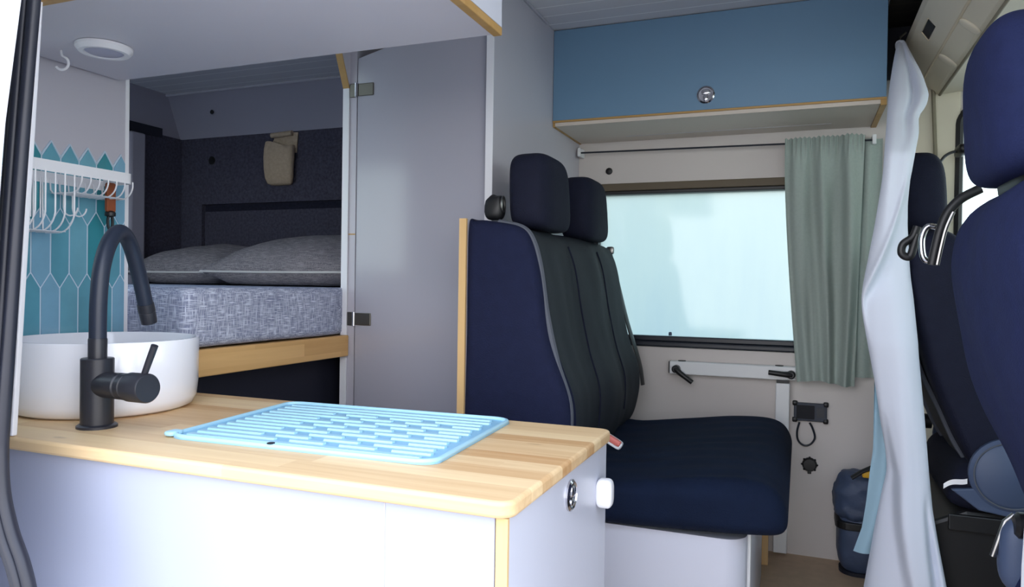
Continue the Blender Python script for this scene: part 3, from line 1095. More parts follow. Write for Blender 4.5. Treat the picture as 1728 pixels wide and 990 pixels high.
for a, b in zip(rr, rr[1:]):
    for i in range(28):
        bm.faces.new((a[i], a[(i + 1) % 28], b[(i + 1) % 28], b[i]))
bm.faces.new(rr[0][::-1])
link('pouch', bm, M['linen'], wp, smooth=True, angle=60)
bm = bmesh.new()
prism([(-2.258, 1.53), (-2.108, 1.50), (-2.100, 1.592), (-2.225, 1.598), (-2.235, 1.565)], 'y', yb - 0.006, yb, bm)
link('back_flap', bm, M['linen'], wp, bevel=0.002)
link('rolled_hem', tube([(-2.238, yb - 0.014, 1.583), (-2.18, yb - 0.016, 1.585), (-2.125, yb - 0.014, 1.588)], 0.012, 10), M['linen'], wp, smooth=True)

# ================================================================== WARDROBE
WY = 1.895
wd = thing('wardrobe', 'tall grey wardrobe cabinet between the bed and the double seat', 'wardrobe', (-1.05, 2.3, 0))
sp_ = link('front_side_panel', box(-0.824, -0.803, WY - 0.030, YW - 0.001, 0.0, ZC - 0.001), M['lam_grey'], wd)
link('white_edge', box(-0.8245, -0.8025, WY - 0.033, WY - 0.0301, 0.0, ZC - 0.001), M['white'], sp_)
bm = prism([(WY, 0.0), (WY, 1.518), (1.842, 1.640), (1.80, ZC - 0.001), (YW - 0.001, ZC - 0.001), (YW - 0.001, 0.0)], 'x', -1.318, -1.297)
rp = link('rear_side_panel', bm, M['lam_grey'], wd)
link('white_edge', box(-1.3185, -1.2965, WY - 0.004, WY - 0.0002, 0.0, 1.518), M['white'], rp)
bm = prism([(WY - 0.004, 1.518), (WY, 1.518), (1.842, 1.640), (1.80, ZC - 0.001), (1.795, ZC - 0.001), (1.838, 1.638)], 'x', -1.3185, -1.2965)
link('wood_edge', bm, M['ply_dk'], rp)
bm = bmesh.new()
prism([(-1.2965, 0), (-1.2725, 0), (-1.2725, 1.515), (-1.2725, 1.72), (-1.2965, 1.72)], 'y', WY + 0.002, WY + 0.020, bm)
st = link('hinge_stile', bm, M['lam_grey'], wd)
p = spot(595, 395, y=WY)
link('stile_joint', box(-1.2965, -1.2725, WY + 0.0012, WY + 0.003, p.z - 0.002, p.z + 0.002), M['ply_dk'], st)
bm = prism([(-1.268, 0.04), (-0.826, 0.04), (-0.826, 1.715), (-1.268, 1.607)], 'y', WY, WY + 0.018)
dr = link('door', bm, M['gloss_door'], wd, bevel=0.0015)
for z in (1.510, 0.811):
    hg = link('hinge', box(-1.2645, -1.2100, WY - 0.0045, WY - 0.0003, z - 0.019, z + 0.019), M['hinge'], dr, bevel=0.006)
    link('hinge_leaf', box(-1.2955, -1.2740, WY - 0.003, WY + 0.0015, z - 0.021, z + 0.021), M['hinge'], hg, bevel=0.002)
    link('hinge_pin', lathe([(0.0055, -0.021), (0.0055, 0.021)], (-1.2695, WY - 0.005, z), (0, 0, 1), 14), M['chrome'], hg, smooth=True)

# ================================================================== DOUBLE SEAT
BY0, BY1 = 1.63, 2.52
bs = thing('double_seat', 'dark navy double bench seat with two headrests in front of the wardrobe', 'bench seat', (-0.42, 2.08, 0))
bb = link('back_board', box(-0.787, -0.769, BY0 + 0.004, BY1 + 0.04, 0.002, 1.084), M['lam_grey'], bs)
link('wood_edge', box(-0.7875, -0.7685, BY0 - 0.004, BY0 + 0.0038, 0.002, 1.0845), M['ply'], bb)
# base box with a rounded front corner
pts = [(-0.778, BY0 + 0.03), (-0.15, BY0 + 0.03)] + [(-0.15 + 0.05 * math.sin(t), BY0 + 0.08 - 0.05 * math.cos(t)) for t in [PI / 2 * i / 8 for i in range(1, 9)]] + [(-0.10, BY1 - 0.05), (-0.778, BY1 - 0.05)]
sb = link('seat_base', prism(pts, 'z', 0.002, 0.368), M['lam'], bs, smooth=True, angle=30)
link('base_edge', box(-0.102, -0.094, BY0 + 0.10, BY0 + 0.14, 0.002, 0.366), M['alu'], sb)
# cushion
cp = [(-0.60, 0.372), (-0.40, 0.372), (-0.20, 0.380), (-0.075, 0.388), (-0.026, 0.398), (-0.015, 0.425), (-0.022, 0.462), (-0.048, 0.495), (-0.10, 0.508), (-0.20, 0.501),
      (-0.36, 0.478), (-0.50, 0.462), (-0.60, 0.46)]
bm = padded(cp, BY0 - 0.01, BY1, 0.045, 5, 60, 0.0, 0.0)
for v in bm.verts:
    if v.co.z > 0.43:
        v.co.z += 0.0026 * (0.6 + noise.noise(Vector((v.co.x * 5, v.co.y * 5, 7)))) * math.sin(v.co.y * 62 + 3.5 * noise.noise(Vector((v.co.x * 4, v.co.y * 3, 0)))) * min(1, max(0, (-v.co.x - 0.02) * 8))
        v.co.z += 0.012 * noise.noise(Vector((v.co.x * 3, v.co.y * 2.5, 4)))
link('support_block', box(-0.120, -0.084, 2.56, 2.60, 0.001, 0.368), M['ply'], bs)
cu = link('seat_cushion', bm, M['cushion'], bs, smooth=True, angle=75)
# backrest
bp_ = [(-0.776, 0.45), (-0.64, 0.42), (-0.545, 0.455), (-0.512, 0.54), (-0.512, 0.64), (-0.545, 0.74), (-0.572, 0.85), (-0.592, 0.97), (-0.612, 1.035), (-0.640, 1.064), (-0.70, 1.078),
       (-0.755, 1.082), (-0.776, 1.06), (-0.776, 0.80)]
bm = padded(bp_, BY0, BY1, 0.035, 6, 40, 0.0, 0.006)
for v in bm.verts:
    f = max(0, min(1, (v.co.x + 0.66) * 12))
    a = (v.co.y - BY0) / (BY1 - BY0)
    v.co.x += f * (0.006 * math.sin(a * 2 * PI * 2 + 0.5) + 0.004 * noise.noise(Vector((v.co.y * 14, v.co.z * 2.5, 0))))
br = link('backrest', bm, [M['navy'], M['seatgreen']], bs, smooth=True, angle=75)
for pl in br.data.polygons:
    c = pl.center
    if c.y > BY0 + 0.06 and c.x > -0.68:
        pl.material_index = 1
# grey welt along the front edge, and centre seams
for y, r, nm in ((BY0 + 0.036, 0.0105, 'edge_piping'),):
    pts = []
    for i in range(len(catmull([(p[0], 0, p[1]) for p in bp_[3:10]], 6))):
        pass
    pr = catmull([Vector((p[0] + 0.000, y, p[1])) for p in bp_[3:11]], 6)
    pp = [Vector((q.x + 0.002, q.y, q.z - 0.004)) for q in pr]
    bm = bmesh.new()
    tube(pp, r, 8, bm=bm, flat=1.0)
    link(nm, bm, M['piping'], br, smooth=True)
for y in (BY0 + 0.33, BY0 + 0.50, BY0 + 0.64):
    pr = catmull([Vector((p[0] + 0.003, y + 0.012 * math.sin(p[1] * 9), p[1] - 0.003)) for p in bp_[3:9]], 6)
    link('seam', tube(pr, 0.0024, 6), M['navy_dk'], br, smooth=True)


def headrest(yc, x, z0, z1, hw, th, nm, parent, material, disp=0.015, e1=0.42, e2=0.55):
    bm = bmesh.new()
    zc, hz = (z0 + z1) / 2, (z1 - z0) / 2

    def d(p):
        return disp * noise.noise(p * 9 + Vector((yc, 0, 0)))
    superell((x, yc, zc), (th, hw, hz), e1, e2, 40, 24, disp=d, bm=bm, e1b=min(e1, 0.36))
    for v in bm.verts:      # narrower, more rounded top, slight lean back
        t = (v.co.z - z0) / (z1 - z0)
        v.co.y = yc + (v.co.y - yc) * (1.0 - 0.14 * max(0, t - 0.35))
        v.co.x += -0.012 * t
    return link(nm, bm, material, parent, smooth=True, angle=80)


for yc in (1.855, 2.285):
    h = headrest(yc, -0.650, 1.066, 1.268, 0.132, 0.058, 'headrest', bs, M['navy_dk'])
    for dy in (-0.05, 0.05):
        link('headrest_post', lathe([(0.006, 1.03), (0.006, 1.10)], (-0.665, yc + dy, 0), (0, 0, 1), 12), M['steel'], h, smooth=True)
# belt guide loop on the near shoulder
gp = spot(836, 348, x=-0.735)
g = link('belt_guide', superell(gp, (0.026, 0.022, 0.036), 0.6, 0.6, 24, 14, disp=lambda p: 0.10 * noise.noise(p * 60) - 0.22 * max(0, p.z * 28)), M['black'], bs, smooth=True)
g['label'] = 'black plastic belt guide on the shoulder'
link('belt_guide_slot', tube([gp + Vector((0.024, -0.006 + 0.012 * math.cos(t), 0.004 + 0.02 * math.sin(t))) for t in [2 * PI * i / 16 for i in range(16)]], 0.003, 6, True), M['steel'], g, smooth=True)
# shoulder belt on the far side
bpts = [(-0.633, BY1 + 0.012, 1.05), (-0.605, BY1 + 0.012, 0.95), (-0.565, BY1 + 0.012, 0.80), (-0.520, BY1 + 0.012, 0.66), (-0.505, BY1 + 0.01, 0.58)]
sbt = link('seat_belt', tube(catmull(bpts, 5), 0.022, 10, flat=0.25), M['black'], bs, smooth=True)
link('belt_tongue', superell((-0.630, BY1 + 0.012, 1.050), (0.014, 0.008, 0.014), .5, .5, 16, 10), M['steel'], sbt, smooth=True)
bk = spot(1034, 744, y=1.75)
rot = Matrix.Rotation(math.radians(28), 3, 'Y')
bu = link('belt_buckle', superell(bk, (0.026, 0.014, 0.010), 0.4, 0.4, 20, 10, rot=rot), M['white_plastic'], bs, smooth=True)
link('buckle_button', superell(bk + Vector((0.004, -0.009, 0.004)), (0.020, 0.008, 0.0075), 0.4, 0.4, 18, 8, rot=rot), M['red'], bu, smooth=True)

# ================================================================== BLUE OVERHEAD CABINET
QX0, QX1, QY = -0.802, 0.226, 2.38
bc = thing('overhead_locker', 'blue fronted overhead locker above the window and double seat', 'cabinet', (-0.29, 2.55, 1.475))
bf = link('blue_front', box(QX0, QX1 - 0.001, QY, QY + 0.016, 1.489, ZC - 0.003), M['blue'], bc, bevel=0.0015)
link('wood_edge', box(QX0, QX1 - 0.001, QY + 0.0005, QY + 0.016, 1.4825, 1.4888), M['ply_dk'], bf)
ub = link('locker_base', box(QX0 + 0.008, QX1 - 0.016, QY + 0.004, YW - 0.002, 1.470, 1.482), M['locker_under'], bc)
link('wood_edge', box(QX0, QX0 + 0.0075, QY + 0.004, YW - 0.002, 1.468, 1.482), M['ply_dk'], ub)
link('base_groove', box(-0.60, QX1 - 0.14, 2.615, 2.619, 1.4692, 1.4705), M['lam_grey'], ub)
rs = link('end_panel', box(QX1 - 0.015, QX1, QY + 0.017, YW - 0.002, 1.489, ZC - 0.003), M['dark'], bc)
link('wood_edge', box(QX1 - 0.0155, QX1 + 0.0005, QY + 0.004, YW - 0.002, 1.466, 1.4885), M['ply_dk'], rs)
p = spot(1191, 160, y=QY)
lt = link('latch', lathe([(0.028, 0), (0.028, 0.003), (0.024, 0.006), (0.022, 0.003), (0.0, 0.002)], p, (0, -1, 0), 36, cap1=False), M['chrome'], bc, smooth=True)
bm = superell(p + Vector((0, -0.005, 0.008)), (0.014, 0.004, 0.009), .7, .7, 20, 10)
superell(p + Vector((0, -0.004, -0.010)), (0.008, 0.0035, 0.011), .8, .8, 16, 8, bm=bm)
link('latch_button', bm, M['chrome'], lt, smooth=True)

# curtain wire and window curtain
wi = thing('curtain_wire', 'thin dark curtain wire stretched below the blue locker', 'wire', (-0.28, 2.66, 1.42))
link('wire', tube([(-0.785, 2.66, 1.427), (0.215, 2.66, 1.416)], 0.0032, 8), M['rubber_black'], wi, smooth=True)
for x, z in ((-0.787, 1.427), (0.218, 1.416)):
    link('bracket', box(x - 0.006, x + 0.006, 2.652, YW - 0.001, z - 0.014, z + 0.018), M['alu'], wi, bevel=0.002)


def curt(u, v):
    # v=0 top, 1 hem ; u along the wire
    xl = -0.056 + (0.0 if v < 0.1 else 0.052 * ((v - 0.1) / 0.9) ** 1.4)
    xr = 0.190 - 0.018 * v
    x = xl + (xr - xl) * u
    z = 1.432 + (0.608 - 1.432) * v + 0.008 * math.sin(u * 5) * v + 0.004 * u
    amp = (0.012 + 0.010 * min(1, v * 3)) * (0.35 + 0.8 * u)
    ph = u * 2 * PI * 3.4 + 0.9 * math.sin(v * 2.4 + 4 * u) + 1.2 * noise.noise(Vector((u * 4, v * 1.2, 0)))
    y = 2.640 + amp * math.sin(ph) - 0.012 * v + 0.010 * noise.noise(Vector((u * 9, v * 2.5, 5)))
    if v < 0.10:
        y += 0.006 * math.sin(u * 2 * PI * 17) * (1 - v / 0.10)
        z += 0.004 * math.sin(u * 2 * PI * 17) * (1 - v / 0.1)
    return Vector((x, y, z))


wc = thing('window_curtain', 'sage green gathered curtain hanging from the wire beside the frosted window', 'curtain', (0.08, 2.64, 0.61))
link('front_drop', sheet(curt, 110, 50), M['curtain'], wc, smooth=True, angle=180)


def curt2(u, v):
    x = 0.160 + 0.085 * u
    z = 1.424 + (0.632 - 1.424) * v
    return Vector((x, 2.676 + 0.010 * math.sin(u * 9 + v) - 0.004 * v, z))


link('rear_drop', sheet(curt2, 24, 30), M['curtain'], wc, smooth=True, angle=180)

# ================================================================== TABLE BRACKET, DISPLAY, SOCKET
tr = thing('table_bracket', 'white aluminium folding table rail with leg clamped below the window', 'bracket', (-0.22, 2.68, 0.02))
link('rail', box(-0.436, -0.008, 2.665, YW - 0.001, 0.609, 0.655), M['alu'], tr, bevel=0.003)
link('end_plate', box(-0.440, -0.4362, 2.668, YW - 0.002, 0.611, 0.653), M['black'], tr)
for (a, b) in (((1141, 622), (1168, 645)), ((1335, 632), (1297, 628))):
    A, B = spot(*a, y=2.655), spot(*b, y=2.640)
    lv = link('clamp_lever', tube([A + Vector((0, -0.01, 0)), A.lerp(B, .3) + Vector((0, -0.016, 0)), B], [0.012, 0.0095, 0.0085], 12), M['black'], tr, smooth=True)
    link('clamp_hub', lathe([(0.014, -0.012), (0.014, 0.016), (0.010, 0.020)], A, (0, -1, 0), 20), M['black'], lv, smooth=True)
for x in (-0.395, -0.062):
    link('rail_slot', lathe([(0.014, 0), (0.014, 0.003)], (x, 2.688, 0.6545), (0, 0, 1), 18), M['black'], tr)
lg = link('leg', box(-0.072, -0.027, 2.664, 2.706, 0.012, 0.598), M['alu'], tr, bevel=0.003)
link('leg_cap', box(-0.070, -0.029, 2.666, 2.704, 0.598, 0.609), M['black'], lg)

rd = thing('remote_display', 'black control display with cable loop on the wall right of the table leg', 'display', (0.04, 2.70, 0.47))
a, b = spot(1340, 678, y=2.70), spot(1395, 712, y=2.70)
bm = prism(rrect(a.x, b.x, b.z, a.z, 0.008), 'y', 2.690, YW - 0.001)
cs = link('case', bm, M['unit'], rd, bevel=0.002)
link('screen', prism(rrect(a.x + 0.008, a.x + 0.066, b.z + 0.007, a.z - 0.007, 0.003), 'y', 2.6885, 2.6902), M['screen'], cs)
link('buttons', box(b.x - 0.032, b.x - 0.008, 2.6885, 2.6902, b.z + 0.014, a.z - 0.014), M['rubber_black'], cs)
for x in (a.x, b.x):
    for z in (a.z, b.z):
        link('corner_bumper', superell((x * 0.94 + (a.x + b.x) * 0.03, 2.697, z * 0.93 + (a.z + b.z) * 0.035), (0.0085, 0.009, 0.0085), .5, .5, 16, 8), M['black'], cs, smooth=True)
lp = [spot(x, y, y=2.695) for x, y in ((1349, 712), (1345, 728), (1347, 743), (1357, 751), (1368, 749), (1375, 738), (1371, 722), (1366, 713))]
link('cable', tube(catmull(lp, 6), 0.0034, 8), M['rubber_black'], rd, smooth=True)
p = spot(1366, 783, y=YW)
sc_ = thing('socket_cap', 'round black socket cover on the wall below the control display', 'socket', p)
link('cap', lathe([(0.024, 0), (0.024, 0.006), (0.019, 0.012), (0.0, 0.013)], p, (0, -1, 0), 28), M['black'], sc_, smooth=True)
link('cap_tab', box(p.x - 0.006, p.x + 0.006, YW - 0.009, YW - 0.002, p.z - 0.032, p.z - 0.020), M['black'], sc_, bevel=0.002)
bm = bmesh.new()
for i in range(8):
    t = 2 * PI * i / 8
    superell((p.x + 0.024 * math.cos(t), YW - 0.005, p.z + 0.024 * math.sin(t)), (0.004, 0.004, 0.004), 1, 1, 8, 6, bm=bm)
link('cap_grip', bm, M['black'], sc_, smooth=True)

# ================================================================== BACKPACK
pk = thing('backpack', 'slate blue backpack with black strap standing on the floor by the wall', 'backpack', (0.205, 2.63, 0))


def crumple(p):
    return 0.11 * noise.noise(Vector((p.x * 12, p.y * 12, p.z * 34))) + 0.07 * noise.noise(p * 44 + Vector((2, 2, 2)))


lo_ = superell((0.215, 2.632, 0.108), (0.088, 0.070, 0.104), 0.5, 0.6, 44, 26, disp=lambda p: 0.05 * noise.noise(p * 24))
link('lower_bag', lo_, M['bag'], pk, smooth=True, angle=80)
up_ = superell((0.212, 2.628, 0.250), (0.097, 0.074, 0.080), 0.6, 0.7, 64, 36, disp=crumple)
link('upper_bag', up_, M['bag'], pk, smooth=True, angle=80)
link('waist_strap', prism(rrect(0.120, 0.306, 2.555, 2.707, 0.04), 'z', 0.152, 0.176), M['black'], pk, bevel=0.003)
link('sole', prism(rrect(0.135, 0.30, 2.57, 2.69, 0.05), 'z', 0.001, 0.012), M['dark'], pk)
A, B = spot(1437, 806, y=2.52), spot(1472, 788, y=2.52)
bl = link('carry_bar', tube([A, A.lerp(B, .5) + Vector((0, 0, 0.003)), B], 0.011, 10, flat=0.6), M['black'], pk, smooth=True)
c = spot(1464, 800, y=2.53)
link('yellow_clip', superell(c, (0.016, 0.008, 0.011), .4, .4, 16, 8), M['yellow'], pk, smooth=True)

# ================================================================== CAB DIVIDER CURTAIN
YD = 2.44
Lft = [(72, 1514), (100, 1508), (150, 1500), (220, 1495), (300, 1489), (380, 1476), (440, 1464), (495, 1453), (530, 1455), (580, 1464), (650, 1477), (700, 1484), (760, 1496), (800, 1500), (850, 1489), (900, 1479), (950, 1470), (1005, 1460), (1150, 1440)]
Rgt = [(72, 1528), (95, 1540), (125, 1556), (160, 1568), (180, 1563), (195, 1550), (225, 1551), (250, 1546), (300, 1537), (380, 1536), (450, 1540), (500, 1545), (600, 1551), (700, 1560), (800, 1568), (860, 1574), (920, 1584), (1005, 1600), (1150, 1625)]


def interp(T, y):
    for (a, b), (c, d) in zip(T, T[1:]):
        if y <= c:
            t = (y - a) / (c - a)
            return b + (d - b) * t
    return T[-1][1]


def smoothrow(T):
    return [(y, sum(interp(T, min(1150, max(72, y + d))) for d in (-12, -6, 0, 6, 12)) / 5) for y in range(72, 1150, 8)]


Ls, Rs = smoothrow(Lft), [(y, (interp(Rgt, y) * 2 + interp(Rgt, max(72, y - 6)) + interp(Rgt, min(1150, y + 6))) / 4) for y, _ in smoothrow(Lft)]
NV = len(Ls) - 1


def divider(u, v):
    j = v * NV
    i = min(int(j), NV - 1)
    f = j - i
    py = Ls[i][0] + (Ls[i + 1][0] - Ls[i][0]) * f
    xl = Ls[i][1] + (Ls[i + 1][1] - Ls[i][1]) * f
    xr = Rs[i][1] + (Rs[i + 1][1] - Rs[i][1]) * f
    yd = YD - 0.42 * min(1.0, max(0.0, (py - 72) / 190.0)) ** 0.8
    a, b = spot(xl, py, y=yd), spot(xr, py, y=yd)
    p = a.lerp(b, u)
    w = (b.x - a.x)
    # the cloth hangs in one broad roll with a crease wandering from the kink down to the right
    y = -0.55 * w * math.sqrt(max(0, 1 - (2 * u - 1) ** 2)) * 0.75
    cr = 0.95 - 0.79 * min(1.15, max(0, (py - 300) / 180.0))
    if 290 < py < 580:
        fade = min(1, (py - 290) / 50) * min(1, (580 - py) / 110)
        y += 0.050 * fade / (1 + math.exp(-(u - cr) * 34)) - 0.012 * fade * math.exp(-((u - cr + 0.10) / 0.07) ** 2)
    if py > 690:
        k_ = min(1, (py - 690) / 140)
        uc = 0.12 + 0.42 * min(1, (py - 760) / 240) if py > 760 else 0.12
        y += 0.055 * k_ * (1 / (1 + math.exp((u - uc) * 44)))
        y += 0.030 * k_ * math.exp(-((u - 0.86) / 0.06) ** 2) * min(1, max(0, (py - 830) / 100))
    if py < 250:
        y += 0.032 * math.exp(-((u - 0.62) / 0.10) ** 2) * min(1, (py - 72) / 60) * min(1, (250 - py) / 90)
    y += 0.006 * noise.noise(Vector((u * 3, v * 5, 9)))
    return Vector((p.x, yd + y, max(p.z, 0.004)))


dc = thing('divider_curtain', 'white cab divider curtain tied back beside the front seats', 'curtain', (0.3, YD, 0))
link('main_drop', sheet(divider, 60, NV), M['divider'], dc, smooth=True, angle=180)
LF = [(640, 1476, 1482), (700, 1475, 1490), (760, 1474, 1502), (800, 1468, 1504), (850, 1462, 1498), (890, 1455, 1490), (930, 1440, 1482)]


def flap(u, v):
    py = 640 + 290 * v
    xl = interp([(r[0], r[1]) for r in LF], py)
    xr = interp([(r[0], r[2]) for r in LF], py)
    a, b = spot(xl, py, y=YD - 0.36), spot(xr, py, y=YD - 0.36)
    p = a.lerp(b, u)
    p.z -= 0.012 * u * max(0, v - 0.8) * 5
    p.y += 0.008 * math.sin(u * 5 + v * 3) + 0.004
    return p


fo = link('blue_lining', sheet(flap, 14, 30), M['lining'], dc, smooth=True, angle=180)
fo['label'] = 'pale blue lining edge'
tg = spot(1517, 78, y=YD)
link('top_loop', superell(tg + Vector((0.004, 0, 0.003)), (0.014, 0.012, 0.014), .8, .8, 18, 12, disp=lambda p: 0.15 * noise.noise(p * 90)), M['divider'], dc, smooth=True)
link('hanger', tube([tg + Vector((0.0, 0, 0.008)), tg + Vector((0.004, 0.01, 0.03)), tg + Vector((0.02, 0.02, 0.045))], 0.003, 8), M['steel'], dc, smooth=True)

# ================================================================== CAB OVERHEAD SHELF
pf = [(0.290, 1.700), (0.296, 1.676), (0.350, 1.603), (0.359, 1.594), (0.394, 1.562), (0.412, 1.556), (0.46, 1.562), (1.20, 1.562), (1.20, 1.59), (0.42, 1.60), (0.318, 1.705), (0.302, 1.711)]
cs_ = thing('cab_shelf', 'beige moulded overhead shelf across the cab above the front seats', 'shelf', (0.6, 1.75, 1.58))
link('shelf_shell', prism(pf, 'y', 0.86, 2.694), M['beige'], cs_, bevel=0.006)
link('shelf_ridge', tube([(0.3545, 0.87, 1.5985), (0.3545, 2.69, 1.5985)], 0.004, 8), M['cream'], cs_, smooth=True)
link('lower_groove', tube([(0.408, 0.87, 1.556), (0.408, 2.69, 1.556)], 0.0045, 8), M['beige_dk'], cs_, smooth=True)
for px, py in ((1655, 43), (1598, 103), (1576, 154)):
    # moulded finger dents on the sloping underside
    q = spot(px, py, z=1.575)
    link('finger_dent', superell((0.378, q.y, 1.576), (0.030, 0.022, 0.007), .9, .9, 20, 10, rot=Matrix.Rotation(math.radians(40), 3, 'Y')), M['beige'], cs_, smooth=True)
q = spot(1568, 45, x=0.319)
rot = Matrix.Rotation(math.radians(56), 4, 'Y')
bm = box(-0.014, 0.014, -0.052, 0.052, -0.003, 0.003)
bm.transform(Matrix.Translation(Vector((0.3195, q.y, 1.646))) @ rot)
vn = link('vent', bm, M['black'], cs_)
bm = bmesh.new()
box(-0.0165, -0.014, -0.056, 0.056, -0.005, 0.004, bm)
box(-0.0165, 0.0165, 0.052, 0.056, -0.005, 0.004, bm)
bm.transform(Matrix.Translation(Vector((0.3195, q.y, 1.646))) @ rot)
link('vent_frame', bm, M['cream'], vn)
# loft above the shelf: its shade painted as dark boards and panels
t1 = struct('trim_1', box(0.238, 1.54, 0.80, 2.709, ZC - 0.012, ZC - 0.001), M['ceil_shade'])
struct('loft_shade', box(0.236, 1.50, 2.690, 2.709, 1.62, ZC - 0.013), M['dark'], t1)
struct('loft_back', box(0.95, 0.97, 0.80, 2.69, 1.612, ZC - 0.013), M['dark'], t1)

# ================================================================== FRONT SEATS


def add_net(pr, x0, yc, hw, bk):
    # net panel and piping low on the rear of the backrest
    rear = [(p[0] - 0.004, p[1]) for p in pr[3:8]]

    def net(u, v):
        q = catmull([Vector((a, 0, b)) for a, b in rear], 4)
        i = min(int(v * (len(q) - 1)), len(q) - 2)
        f = v * (len(q) - 1) - i
        c = q[i].lerp(q[i + 1], f)
        return Vector((c.x - 0.010 * math.sin(PI * u), yc - hw * 0.62 + hw * 1.24 * u, c.z))
    link('net_pocket', sheet(net, 16, 20), M['mesh_net'], bk, smooth=True)
    for y in (yc - hw * 0.62, yc + hw * 0.62):
        link('piping', tube(catmull([Vector((a - 0.004, y, b)) for a, b in rear], 5), 0.006, 8, flat=1.0), M['piping'], bk, smooth=True)


def front_seat(name, label, x0, yc, htop, cover, hw=0.24):
    s = thing(name, label, 'seat', (x0 + 0.35, yc, 0), 'front seats of the cab')
    pr = [(x0 + 0.014, 1.050), (x0 - 0.002, 0.985), (x0 + 0.006, 0.90), (x0 + 0.024, 0.81), (x0 + 0.056, 0.71), (x0 + 0.098, 0.615), (x0 + 0.135, 0.53), (x0 + 0.175, 0.47),
          (x0 + 0.27, 0.47), (x0 + 0.285, 0.56), (x0 + 0.235, 0.70), (x0 + 0.185, 0.83), (x0 + 0.150, 0.97), (x0 + 0.125, 1.055), (x0 + 0.075, 1.085)]
    bm = padded(pr, yc - hw, yc + hw, 0.040, 5, 16, 0.0, 0.006)
    for v in bm.verts:       # shoulders round off towards the top
        t = max(0, (v.co.z - 0.93) / 0.15)
        a = abs(v.co.y - yc) / hw
        v.co.z -= 0.05 * t * max(0, a - 0.5) ** 2 * 1.8
        v.co.y = yc + (v.co.y - yc) * (1 - 0.04 * t)
    bk = link('backrest', bm, cover, s, smooth=True, angle=75)
    if yc > 1.8:
        add_net(pr, x0, yc, hw, bk)
    # headrest
    h = headrest(yc, x0 + 0.055, 1.080, htop, 0.136, 0.062, 'headrest', s, cover, 0.01, 0.62, 0.6)
    for dy in (-0.06, 0.06):
        link('headrest_post', lathe([(0.007, 1.04), (0.007, 1.12)], (x0 + 0.07, yc + dy, 0), (0, 0, 1), 12), M['steel'], h, smooth=True)
    link('headrest_socket', superell((x0 + 0.070, yc, 1.080), (0.038, 0.09, 0.022), .6, .5, 24, 10), M['black'], s, smooth=True)
    # cushion, base and side shields
    cp = [(x0 + 0.13, 0.385), (x0 + 0.40, 0.38), (x0 + 0.60, 0.40), (x0 + 0.66, 0.44), (x0 + 0.64, 0.50), (x0 + 0.55, 0.53), (x0 + 0.35, 0.515), (x0 + 0.16, 0.505), (x0 + 0.11, 0.45)]
    link('seat_cushion', padded(cp, yc - hw, yc + hw, 0.04, 5, 10), cover, s, smooth=True, angle=75)
    link('seat_base', prism([(x0 + 0.06, 0.002), (x0 + 0.60, 0.002), (x0 + 0.60, 0.384), (x0 + 0.14, 0.384), (x0 + 0.06, 0.345)], 'y', yc - hw * 0.96, yc + hw * 0.96), M['black'], s, bevel=0.01)
    for i, y in enumerate((yc - hw - 0.008, yc + hw + 0.008)):
        sgn = -1 if i == 0 else 1
        cx_, cz_ = x0 + 0.225, 0.485
        pl = link('recliner_cover', lathe([(0.088, 0.0), (0.088, 0.012), (0.080, 0.018), (0.076, 0.015), (0.070, 0.019), (0, 0.024)], (cx_, y, cz_), (0, sgn, 0), 44), M['shield'], s, smooth=True, angle=35)
        bm = prism([(x0 + 0.10, 0.44), (x0 + 0.16, 0.395), (x0 + 0.55, 0.34), (x0 + 0.58, 0.40), (x0 + 0.24, 0.46)], 'y', min(y, y + sgn * 0.014), max(y, y + sgn * 0.014))
        link('side_shield', bm, M['shield'], s, bevel=0.004)
        link('trim_ring', tube([Vector((cx_ + 0.078 * math.cos(t), y + sgn * 0.017, cz_ + 0.078 * math.sin(t))) for t in [2 * PI * n / 40 for n in range(40)]], 0.0022, 6, True), M['piping'], pl, smooth=True)
    # metal adjusting lever, slide rail and hoses under the seat
    link('adjust_lever', tube([(x0 + 0.105, yc + hw * 0.95, 0.540), (x0 + 0.092, yc + hw * 0.94, 0.528), (x0 + 0.074, yc + hw * 0.93, 0.466)], 0.005, 10), M['steel'], s, smooth=True)
    link('pivot', lathe([(0.022, 0), (0.022, 0.02), (0.015, 0.026)], (x0 + 0.125, yc + hw * 0.85, 0.530), (-1, 0, 0), 22), M['black'], s, smooth=True)
    link('slide_rail', box(x0 + 0.10, x0 + 0.60, yc - hw * 1.02, yc - hw * 0.97, 0.335, 0.375), M['black'], s, bevel=0.003)
    link('slide_rail', box(x0 + 0.10, x0 + 0.60, yc + hw * 0.97, yc + hw * 1.02, 0.335, 0.375), M['black'], s, bevel=0.003)
    return s


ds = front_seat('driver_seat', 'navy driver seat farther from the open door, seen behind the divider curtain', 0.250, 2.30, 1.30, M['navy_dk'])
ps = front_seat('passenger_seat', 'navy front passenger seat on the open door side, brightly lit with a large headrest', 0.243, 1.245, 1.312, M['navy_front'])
# low slung shield behind the passenger seat hinge
c = spot(1730, 937, y=1.47)
link('hinge_shield', superell(c + Vector((0.012, 0, 0)), (0.052, 0.03, 0.066), 0.6, 0.7, 28, 18), M['shield'], ps, smooth=True)

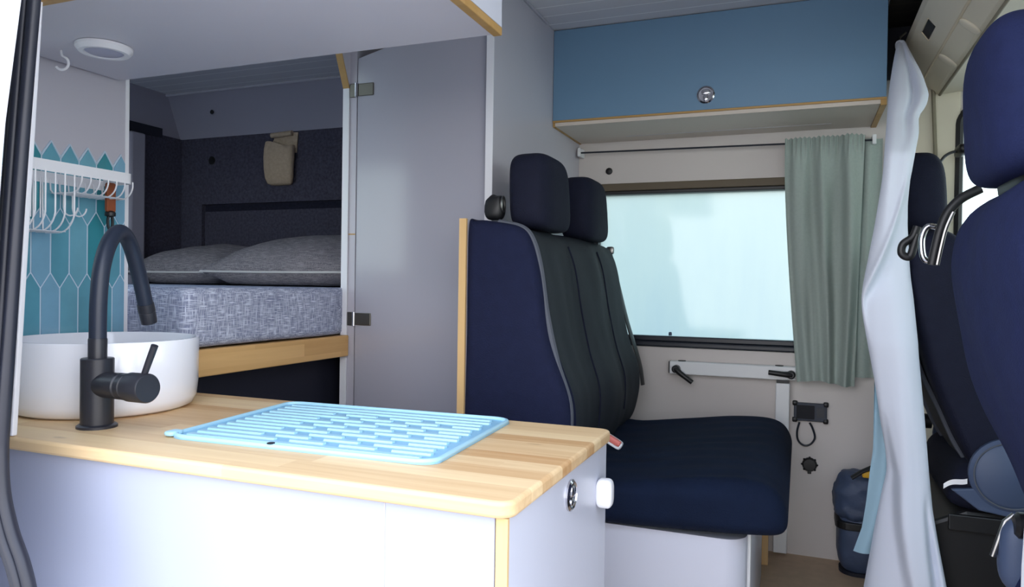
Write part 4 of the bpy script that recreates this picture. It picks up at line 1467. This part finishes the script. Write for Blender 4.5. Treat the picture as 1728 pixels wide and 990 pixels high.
# clothes-hanger style grab handle hooked on the driver's headrest
hg = thing('seat_hanger', 'black and chrome hanger frame hooked on the passenger headrest over the seat back', 'hanger', (0.24, 1.53, 1.03))
ya = 1.53
U1 = [spot(x, y, y=ya) for x, y in ((1588, 385), (1566, 382), (1556, 400), (1556, 425), (1561, 438), (1572, 440))]
link('chrome_loop', tube(catmull(U1, 6), 0.0055, 10), M['chrome'], hg, smooth=True)
U2 = [spot(x, y, y=ya + 0.07) for x, y in ((1548, 382), (1540, 400), (1524, 412), (1522, 428), (1535, 433), (1542, 415), (1548, 395))]
link('black_loop', tube(catmull(U2, 6), 0.0075, 10), M['black'], hg, smooth=True)
U3 = [spot(x, y, y=ya - 0.02) for x, y in ((1573, 447), (1580, 415), (1588, 385), (1600, 358), (1622, 335), (1655, 318))]
link('curved_arm', tube(catmull(U3, 6), 0.0085, 10), M['black'], hg, smooth=True)
link('steel_strip', tube([q + Vector((0.0075, -0.004, 0)) for q in catmull(U3[:4], 6)], 0.0035, 8), M['steel'], hg, smooth=True)
# seat belt of the driver, running over the pillar
U = [spot(x, y, y=2.60) for x, y in ((1585, 276), (1594, 264), (1606, 257), (1622, 254))]
sbelt = thing('cab_belt', 'black seat belt loop on the cab pillar beyond the driver headrest', 'seat belt', U[0])
link('belt_webbing', tube(catmull(U, 5), 0.009, 10, flat=0.5), M['black'], sbelt, smooth=True)
link('belt_anchor', superell(U[3], (0.014, 0.05, 0.016), .5, .5, 16, 10), M['black'], sbelt, smooth=True)
# paper tag on the driver seat mechanism
a, b = spot(1592, 820, y=1.95), spot(1632, 809, y=1.93)
bm = sheet(lambda u, v: a.lerp(b, u) + Vector((0, 0.004 * math.sin(u * 4), (v - 0.5) * 0.012 + 0.003 * math.sin(u * 5))), 10, 2)
tag(link('paper_tag', bm, M['white_plastic'], smooth=True), 'white paper tag sticking out under the driver seat backrest', 'tag')

# ================================================================== LIGHT
w = bpy.data.worlds.new('World')
scene.world = w
w.use_nodes = True
nt = w.node_tree
bg = nt.nodes['Background']
tc = nt.nodes.new('ShaderNodeTexCoord')
sp = nt.nodes.new('ShaderNodeSeparateXYZ')
nt.links.new(tc.outputs['Generated'], sp.inputs[0])
cr = nt.nodes.new('ShaderNodeValToRGB')
e = cr.color_ramp.elements
e[0].position, e[0].color = 0.0, (1.0, 0.98, 0.97, 1)
e[1].position, e[1].color = 0.7, (0.68, 0.78, 1.0, 1)
nt.links.new(sp.outputs[2], cr.inputs[0])
nt.links.new(cr.outputs[0], bg.inputs[0])
bg.inputs[1].default_value = 3.6
sd = bpy.data.lights.new('sky_glow', 'SUN')
sd.energy = 0.7
sd.angle = math.radians(95)
sd.color = (1.0, 0.97, 0.93)
so = bpy.data.objects.new('sky_glow', sd)
COL.objects.link(so)
so.rotation_euler = Vector((-0.25, 1.0, -0.55)).to_track_quat('-Z', 'Y').to_euler()

scene.view_settings.view_transform = 'Standard'
scene.view_settings.look = 'None'
scene.view_settings.exposure = 0.2
scene.cycles.use_denoising = True
scene.cycles.max_bounces = 10
scene.cycles.diffuse_bounces = 6
scene.cycles.sample_clamp_indirect = 6
